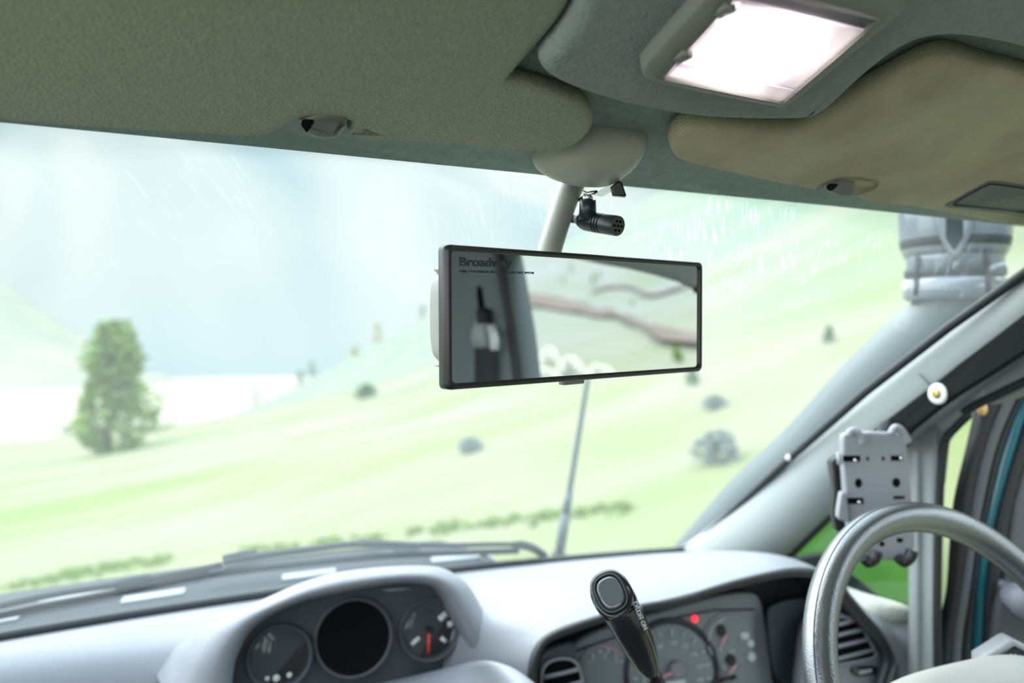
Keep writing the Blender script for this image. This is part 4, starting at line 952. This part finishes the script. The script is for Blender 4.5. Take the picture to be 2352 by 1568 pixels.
# ------------------------------------------------------------------ gear lever, steering wheel, stalk
gv = thing('gear_lever', 'black column gear lever with a glossy button on top', 'gear lever', P(1560, 1660, d=.82))
gpth = [P(1405, 1364, d=.735), P(1418, 1385, d=.745), P(1440, 1425, d=.755), P(1462, 1470, d=.765), P(1480, 1510, d=.773), P(1492, 1535, d=.778)]
gax = (gpth[-1] - gpth[0]).normalized()
side_ = gax.cross(FW).normalized(); dep_ = gax.cross(side_).normalized()
def sect(c, a, b_, n=28, e=2.6):
    return [c + side_ * a * math.copysign(abs(math.cos(t)) ** (2 / e), math.cos(t)) + dep_ * b_ * math.copysign(abs(math.sin(t)) ** (2 / e), math.sin(t)) for t in (k * 2 * math.pi / n for k in range(n))]
ss = [(.017, .019), (.0185, .0205), (.0182, .020), (.0172, .019), (.0155, .017), (.0125, .0135), (.0085, .009)]
# the top face leans towards the rear seats
tipd = (gpth[0] - gpth[1]).normalized()
rg = [sect(gpth[0] + tipd * .004, .0150, .0170), sect(gpth[0] + tipd * .001, .0172, .0192)]
for c_, (a, b_) in zip(spline(gpth, 3)[::3] , ss[1:]): rg.append(sect(c_, a, b_))
rg.append(sect(P(1500, 1550, d=.782), .0068, .007)); 
rg = [[p + (-FW * .0) for p in q] for q in rg]
tilt = lambda p: p + gax * (.62 * (p - gpth[0]).dot(-FW))
rg[0] = [tilt(p) for p in rg[0]]; rg[1] = [tilt(p) for p in rg[1]]; rg[2] = [p + gax * (.3 * (p - gpth[0]).dot(-FW)) for p in rg[2]]
mesh('grip', *g_loft(rg, True, True, True), M['knob'], gv)
c0 = sum(rg[0], V()) / len(rg[0]); nr = (rg[0][7] - rg[0][0]).cross(rg[0][14] - rg[0][0]).normalized(); nr = nr if nr.dot(FW) < 0 else -nr
mesh('button', *g_pad([c0 + (p - c0) * .74 + nr * .0025 for p in rg[0]], nr, .004, .002, .001, 4), M['button'], gv)
ri = [c0 + (p - c0) * .86 + nr * .0006 for p in rg[0]]
mesh('button_ring', *g_tube(ri + [ri[0]], .0012, 6, False), M['rubber'], gv)
mesh('shaft', *g_tube([P(1488, 1525, d=.778), P(1505, 1560, d=.786), P(1535, 1620, d=.80), P(1585, 1700, d=.83)], [.0078, .0075, .0075, .008], 16), M['black'], gv)
wb = P(1462, 1402, d=.7415); wt = (P(1478, 1436, d=.7475) - P(1458, 1393, d=.738)).normalized()
for i, (s_, u, v) in enumerate([('OD OFF', 1459, 1392)]):
    pass
tx = (P(1474, 1428, d=.7345) - P(1452, 1378, d=.7255)).normalized()
text('lettering', 'O/D', .0062, P(1453, 1384, d=.7235), tx, V((.6, -.3, .5)), M['print'], gv, .0002)
text('lettering', 'OFF ON', .0062, P(1460, 1404, d=.7275), tx, V((.6, -.3, .5)), M['print'], gv, .0002)

WC = V((.7565, .5172, -.3536)); WR, Wr, WTl = .19, .0157, .5063
we1 = V((1, 0, 0)); we2 = V((0, math.sin(WTl), math.cos(WTl))); wn = we1.cross(we2); wn = wn if wn.y < 0 else -wn
sw = thing('steering_wheel', 'grey leather steering wheel with a pale vinyl hub, cut by the right and bottom edges', 'steering wheel', WC)
ring = [[WC + (we1 * math.cos(t) + we2 * math.sin(t)) * (WR + Wr * math.cos(s_)) + wn * Wr * 1.0 * math.sin(s_) for s_ in (k * 2 * math.pi / 28 for k in range(28))] for t in (k * 2 * math.pi / 128 for k in range(128))]
ring.append(ring[0]); mesh('rim', *g_loft(ring, True), M['leather'], sw)
mesh('rim_seam', *g_tube([WC + (we1 * math.cos(t) + we2 * math.sin(t)) * (WR + Wr * .86) + wn * Wr * .52 for t in (k * 2 * math.pi / 128 for k in range(129))], .0007, 6, False), M['lip'], sw)
hub = [WC - wn * .005 + we1 * .128 * math.copysign(abs(math.cos(t)) ** (2 / 2.6), math.cos(t)) + we2 * (.048 * math.copysign(abs(math.sin(t)) ** (2 / 2.6), math.sin(t)) - .004) for t in (k * 2 * math.pi / 48 for k in range(48))]
mesh('hub', *g_dome(hub, wn, .030, 10, .03), M['hub'], sw)
for a, b_ in [((-.10, -.01), (-.182, .0)), ((.10, -.01), (.182, .0)), ((-.04, -.05), (-.07, -.175)), ((.04, -.05), (.07, -.175))]:
    mesh('spoke', *g_tube([WC - wn * .008 + we1 * a[0] + we2 * a[1], WC - wn * .002 + we1 * b_[0] + we2 * b_[1]], [.018, .012], 12), M['leather'], sw)
cl = thing('steering_column', 'dark steering column shroud behind the steering wheel hub', 'steering column', WC - wn * .12)
mesh('shroud', *g_tube([WC - wn * .03 - UP * .06, WC - wn * .08 - UP * .075, WC - wn * .28 - UP * .10], [.035, .05, .055], 24), M['dash_dark'], cl)
sk = thing('light_stalk', 'grey and black stalk with light symbol behind the right side of the steering hub', 'stalk', P(2300, 1540, d=.86))
pk = (FW, .86)
pad_px('stalk_body', [(2258, 1513), (2322, 1472), (2332, 1470), (2352, 1480), (2430, 1520), (2430, 1600), (2260, 1600)], pk, M['cradle'], sk, .022, .004, .001, closed_spline=False)
pad_px('knob_face', [(2300, 1502), (2332, 1484), (2352, 1492), (2420, 1528), (2420, 1560), (2318, 1530)], (FW, .8585), M['blackgloss'], sk, .004, .001, .001, closed_spline=False)
for k in range(6):
    a = k * math.pi / 3
    mesh('symbol_ray', *g_tube([P(2327 + 6 * math.cos(a), 1513 + 7 * math.sin(a), d=.8575), P(2327 + 11 * math.cos(a), 1513 + 13 * math.sin(a), d=.8575)], .0007, 5), M['print'], sk)
ci = [P(2327 + 4 * math.cos(a), 1513 + 5 * math.sin(a), d=.8575) for a in (k * math.pi / 6 for k in range(13))]
mesh('symbol_circle', *g_tube(ci, .0006, 5, False), M['print'], sk)

# ------------------------------------------------------------------ grab strap on pillar, phone cradle
gh = thing('pillar_grab_strap', 'flat black grab strap screwed to the right windscreen pillar', 'grab strap', P(2150, 900, X=.945))
GX = lambda u, v: P(u, v, X=.940 + max(0, (u - 2150)) * 0.00001)
gs = [(1980, 1006), (2060, 945), (2130, 892), (2200, 836), (2280, 776), (2360, 714), (2560, 565), (2600, 640), (2360, 803), (2280, 855), (2200, 905), (2150, 940), (2095, 985), (2070, 1010), (2020, 1030)]
mesh('strap', *g_pad([GX(u, v) for u, v in gs], V((-1, 0, 0)), .010, .0025, .001, 3), M['strap'], gh)
bc = P(2154, 904, X=.9385)
mesh('washer', *g_lathe(bc, (-1, -.0, 0), [(-.001, .0135), (.0015, .0130), (.002, .009)], 28), M['white'], gh)
bs = mesh('bolt', *g_lathe(bc, (-1, 0, 0), [(.001, .006), (.004, .0055), (.005, .003)], 12), M['brass'], gh)
mesh('scuff', *g_box(P(2125, 872, X=.9395), (.0005, .012, .0006), Matrix.Rotation(.7, 3, 'X')), M['lip'], gh)

ph = thing('phone_cradle', 'grey plastic phone cradle with clamps on a black bracket, behind the steering wheel', 'phone holder', P(2020, 1150, d=1.01))
pc = (FW, 1.0)
body = [(1936, 1010), (1948, 996), (1990, 992), (2030, 993), (2072, 996), (2082, 1012), (2088, 1070), (2095, 1139), (2103, 1235), (2101, 1262), (2086, 1280), (2060, 1287), (2015, 1286), (1990, 1280), (1962, 1262), (1948, 1190), (1940, 1100)]
bd_ = pad_px('back_plate', body, pc, M['cradle'], ph, .012, .003, .002, n=3, closed_spline=True)
for L in [[(1936, 1046), (1976, 1046), (1976, 1060), (1937, 1060)], [(2046, 1046), (2072, 1046), (2072, 1058), (2047, 1058)], [(1947, 1143), (1983, 1143), (1984, 1157), (1948, 1157)], [(2052, 1139), (2078, 1139), (2079, 1145), (2053, 1146)], [(2060, 1235), (2074, 1236), (2074, 1245), (2061, 1245)]]:
    pad_px('slot', L, (FW, .9995), M['void'], ph, .002, .0005, 0, off=.0002, closed_spline=False)
for u, v, ru, rv in [(1993, 1053, 3, 5), (2029, 1053, 3, 5), (1972, 1109, 8, 11), (2059, 1108, 9, 11), (2026, 1249, 6, 6)]: disc_px('hole', u, v, ru, rv, (FW, .9995), M['void'], ph, .0003, .002, 16)
for L in [[(1948, 1002), (1953, 992), (1962, 990), (1975, 1000), (1982, 1018)], [(2046, 998), (2055, 983), (2066, 985), (2078, 1000), (2086, 1016)]]:
    mesh('top_claw', *g_tube(spline([P(u, v, d=.990) for u, v in L], 4), .0048, 10), M['cradle'], ph)
for L in [[(1984, 1280), (1992, 1290), (2008, 1284), (2014, 1266)], [(2062, 1280), (2075, 1290), (2090, 1280), (2096, 1264)]]:
    mesh('bottom_claw', *g_tube(spline([P(u, v, d=.985) for u, v in L], 4), [.006] * 4 + [.007] * 9, 10), M['black'], ph)
for u, v in [(1964, 1057), (1973, 1153), (2069, 1052)]: mesh('screw', *sph(P(u, v, d=.997), .0022, .0022, .0022, 8, 6), M['chrome'], ph)
for L in [[(1926, 1040), (1932, 1040), (1936, 1066), (1928, 1068)]]: pad_px('side_claw', L, (FW, .992), M['cradle'], ph, .008, .001, 0, closed_spline=False)
pad_px('side_claw', [(1934, 1132), (1942, 1135), (1948, 1165), (1950, 1195), (1938, 1198), (1927, 1190), (1926, 1178), (1930, 1150)], (FW, .992), M['cradle'], ph, .010, .002, .001)
pad_px('bracket', [(1907, 1062), (1922, 1048), (1942, 1046), (1990, 1046), (2000, 1200), (1945, 1232), (1922, 1218), (1914, 1180), (1918, 1130)], (FW, 1.022), M['black'], ph, .012, .003, .001, closed_spline=False)
mesh('bracket_arm', *g_tube([P(1990, 1080, d=1.03), P(2020, 1020, d=1.06), P(2040, 985, d=1.10)], .012, 10), M['black'], ph)

# ------------------------------------------------------------------ open driver door
dr = bpy.data.objects.new('door_1', None); C.objects.link(dr); dr.location = V((1.06, .74, -.5 + ZC)); dr['org'] = (1.06, .74, -.5)
struct(dr, 'open driver door with black seals and a teal painted frame')
H0 = V((1.05, .74, 0)); DD = V((.90, -.43, 0)).normalized(); dn = V((-DD.y, DD.x, 0)); dn = dn if dn.dot(FW) < 0 else -dn
def pd(off): return (dn, dn.dot(H0) + off)
def strip(name, Lf, Rt, off, mt, thick=.012):
    a = [P(u, v, pl=pd(off)) for u, v in Lf]; b_ = [P(u, v, pl=pd(off)) for u, v in Rt]
    a = spline(a, 4); b_ = spline(b_, 4)
    rows = [[p - dn * thick for p in a], a, [p.lerp(q, .25) + dn * .003 for p, q in zip(a, b_)], [p.lerp(q, .75) + dn * .003 for p, q in zip(a, b_)], b_, [p - dn * thick for p in b_]]
    return mesh(name, *g_loft(rows, False), mt, dr)
vv = [880, 930, 1028, 1156, 1262, 1369, 1475, 1600]
c_seal0 = [2290, 2262, 2238, 2208, 2198, 2190, 2166, 2150]
c_seal1 = [2330, 2300, 2262, 2232, 2220, 2206, 2188, 2180]
c_gr1 = [2355, 2328, 2288, 2258, 2240, 2226, 2210, 2205]
c_dk1 = [2372, 2340, 2304, 2272, 2252, 2240, 2232, 2226]
c_te1 = [2410, 2372, 2338, 2300, 2278, 2266, 2262, 2258]
c_in1 = [2440, 2402, 2362, 2326, 2306, 2290, 2280, 2275]
z = lambda c: list(zip(c, vv))
strip('outer_seal', z(c_seal0), z(c_seal1), .010, M['seal'], .02)
strip('frame_trim', z(c_seal1), z(c_gr1), .012, M['doortrim'], .02)
strip('inner_seal', z(c_gr1), z(c_dk1), .006, M['seal'], .02)
strip('painted_frame', z(c_dk1), z(c_te1), .0, M['teal'], .02)
strip('window_seal', z(c_te1), z(c_in1), .006, M['seal'], .02)
ip = [P(u, v, pl=pd(.02)) for u, v in [(2275, 1620), (2282, 1475), (2290, 1400), (2300, 1360), (2320, 1345), (2420, 1330), (2700, 1330), (2700, 1620)]]
mesh('inner_panel', *g_pad(ip, dn, .05, .008, .004, 4), M['doortrim'], dr)
up2 = [P(u, v, pl=pd(-.004)) for u, v in [(2300, 1345), (2330, 1150), (2368, 1020), (2420, 900), (2700, 900), (2700, 1345)]]
mesh('window_surround', *g_pad(up2, dn, .02, .005, .003, 3), M['doortrim'], dr)
ar = [P(2310, 1362, pl=pd(.045)), P(2340, 1372, pl=pd(.06)), P(2400, 1398, pl=pd(.06)), P(2560, 1430, pl=pd(.06))]
mesh('armrest', *g_tube(ar, [.012, .022, .026, .028], 14), M['panelgrey'], dr)
sill = [P(u, v, pl=pd(-.05)) for u, v in [(2140, 1478), (2200, 1470), (2262, 1468), (2400, 1468), (2400, 1640), (2130, 1640)]]
mesh('hinge_panel', *g_pad(sill, dn, .05, .004, .002, 3), M['teal'], dr)
tag_spot = mesh('amber_reflector', *sph(P(2256, 938, pl=pd(.012)), .008, .006, .010), mat('amber', (.8, .5, .2), .3), dr)

# seat belt on the rear pillar (seen in the mirror)
sb = thing('seat_belt', 'dark seat belt hanging from a pale anchor cover, seen at the left of the mirror', 'seat belt', RX(1112, 770, .972))
X0 = .968
mesh('adjuster_slot', *g_pad([RX(u, v, .9745) for u, v in sp2([(1096, 662), (1104, 658), (1108, 668), (1114, 716), (1108, 722), (1101, 712)], 3)], V((-1, 0, 0)), .004, .001, 0, 2), M['void'], sb)
mesh('anchor_stem', *g_tube([RX(1112, 712, .968), RX(1114, 742, .962)], .013, 12), M['belt'], sb)
mesh('anchor_cover', *g_dome([RX(u, v, .974) for u, v in sp2([(1092, 745), (1098, 732), (1118, 730), (1130, 745), (1136, 775), (1132, 800), (1110, 806), (1092, 798), (1086, 772)], 3)], V((-1, .2, 0)), .022, 6), M['pillar'], sb)
mesh('belt_guide', *g_tube([RX(1130, 750, .955), RX(1138, 778, .950), RX(1138, 804, .950)], .008, 10), M['white'], sb)
mesh('webbing', *g_loft([[RX(1092, v, .966), RX(1094, v, .962), RX(1128, v, .960), RX(1140, v, .964)] for v in (798, 830, 870, 920, 1000)], False), M['belt'], sb)

# ------------------------------------------------------------------ hillside seen in the mirror: dirt road, small trees, pale shrubs
def onR(u, v):
    p, k = refl(u, v); return ray_terr(p, k.normalized())
M['dirt'] = mat('dirt_road', (.145, .115, .10), .95, var=.10, vscale=.6, spec=.02)
def road(name, px, wpx, label):
    up_, lo_ = [], []
    for (u, v), w_ in zip(px, wpx):
        a, c = onR(u, v - w_ / 2), onR(u, v + w_ / 2)
        if a is None or c is None: continue
        up_.append(a); lo_.append(c)
    if len(up_) < 2: return
    up_, lo_ = spline(up_, 8), spline(lo_, 8)
    rows = []
    for t in (0, .2, .4, .6, .8, 1):
        row = []
        for a, c in zip(up_, lo_):
            q = a.lerp(c, t); row.append(V((q.x, q.y, terr(q.x, q.y) + .09)))
        rows.append(row)
    struct(mesh(name, *g_loft(rows, False), M['dirt']), label)
road('road', [(1150, 682), (1210, 690), (1280, 700), (1340, 712), (1400, 722), (1450, 742), (1500, 768), (1560, 786), (1630, 796)], [26, 28, 30, 24, 20, 22, 24, 26, 28], 'reddish dirt road crossing the hillside, seen in the mirror')
road('dirt_path', [(1360, 672), (1400, 662), (1450, 664), (1500, 680), (1545, 668), (1590, 655)], [6, 6, 7, 7, 6, 6], 'thin dirt path above the road, seen in the mirror')
tm = ['left of two close small conifers above the road in the mirror', 'tallest slim conifer high on the hillside in the mirror', 'lone small conifer just left of the tallest one in the mirror', 'right of two close small conifers above the road in the mirror', 'small conifer low at the right end of the mirror', 'shorter conifer beside the one low at the right end of the mirror', 'tiny conifer by the dirt path in the mirror', 'tiny conifer at the top edge of the mirror']
for i, (u, v, h, wd) in enumerate([(1362, 652, 26, 16), (1311, 626, 28, 10), (1294, 648, 18, 7), (1376, 644, 24, 9), (1551, 826, 40, 14), (1562, 832, 24, 11), (1452, 702, 16, 8), (1393, 606, 14, 10)]):
    q = onR(u, v)
    if q is None: continue
    p0, k = refl(u, v); D = P(u, v, pl=(mn_, mn_.dot(mcen))).dot(FW) + (q - p0).length * .87
    conifer('hillside_conifer', q, D * h / F, D * wd / F, 120, M['leaf'], tm[i], seed=80 + i, lay=3)
r = random.Random(3)
lbs = ['leftmost pale flowering shrub behind the van, seen in the mirror', 'second pale flowering shrub from the left in the mirror', 'pale flowering shrub in the lower middle of the mirror', 'pale flowering shrub furthest right in the mirror', 'pale flowering shrub lowest in the mirror']
for i, (u, v, h, wd) in enumerate([(1215, 850, 60, 60), (1262, 850, 55, 60), (1310, 862, 45, 70), (1375, 870, 34, 70), (1250, 884, 40, 80)]):
    q = onR(u, v)
    if q is None: continue
    p0, k = refl(u, v); D = p0.dot(FW) + (q - p0).length * .87
    bush('pale_shrub', q, D * h / F, D * wd / F, 420, M['palebush'], lbs[i], seed=120 + i)
for o in bpy.data.objects:
    if 'org' in o: del o['org']
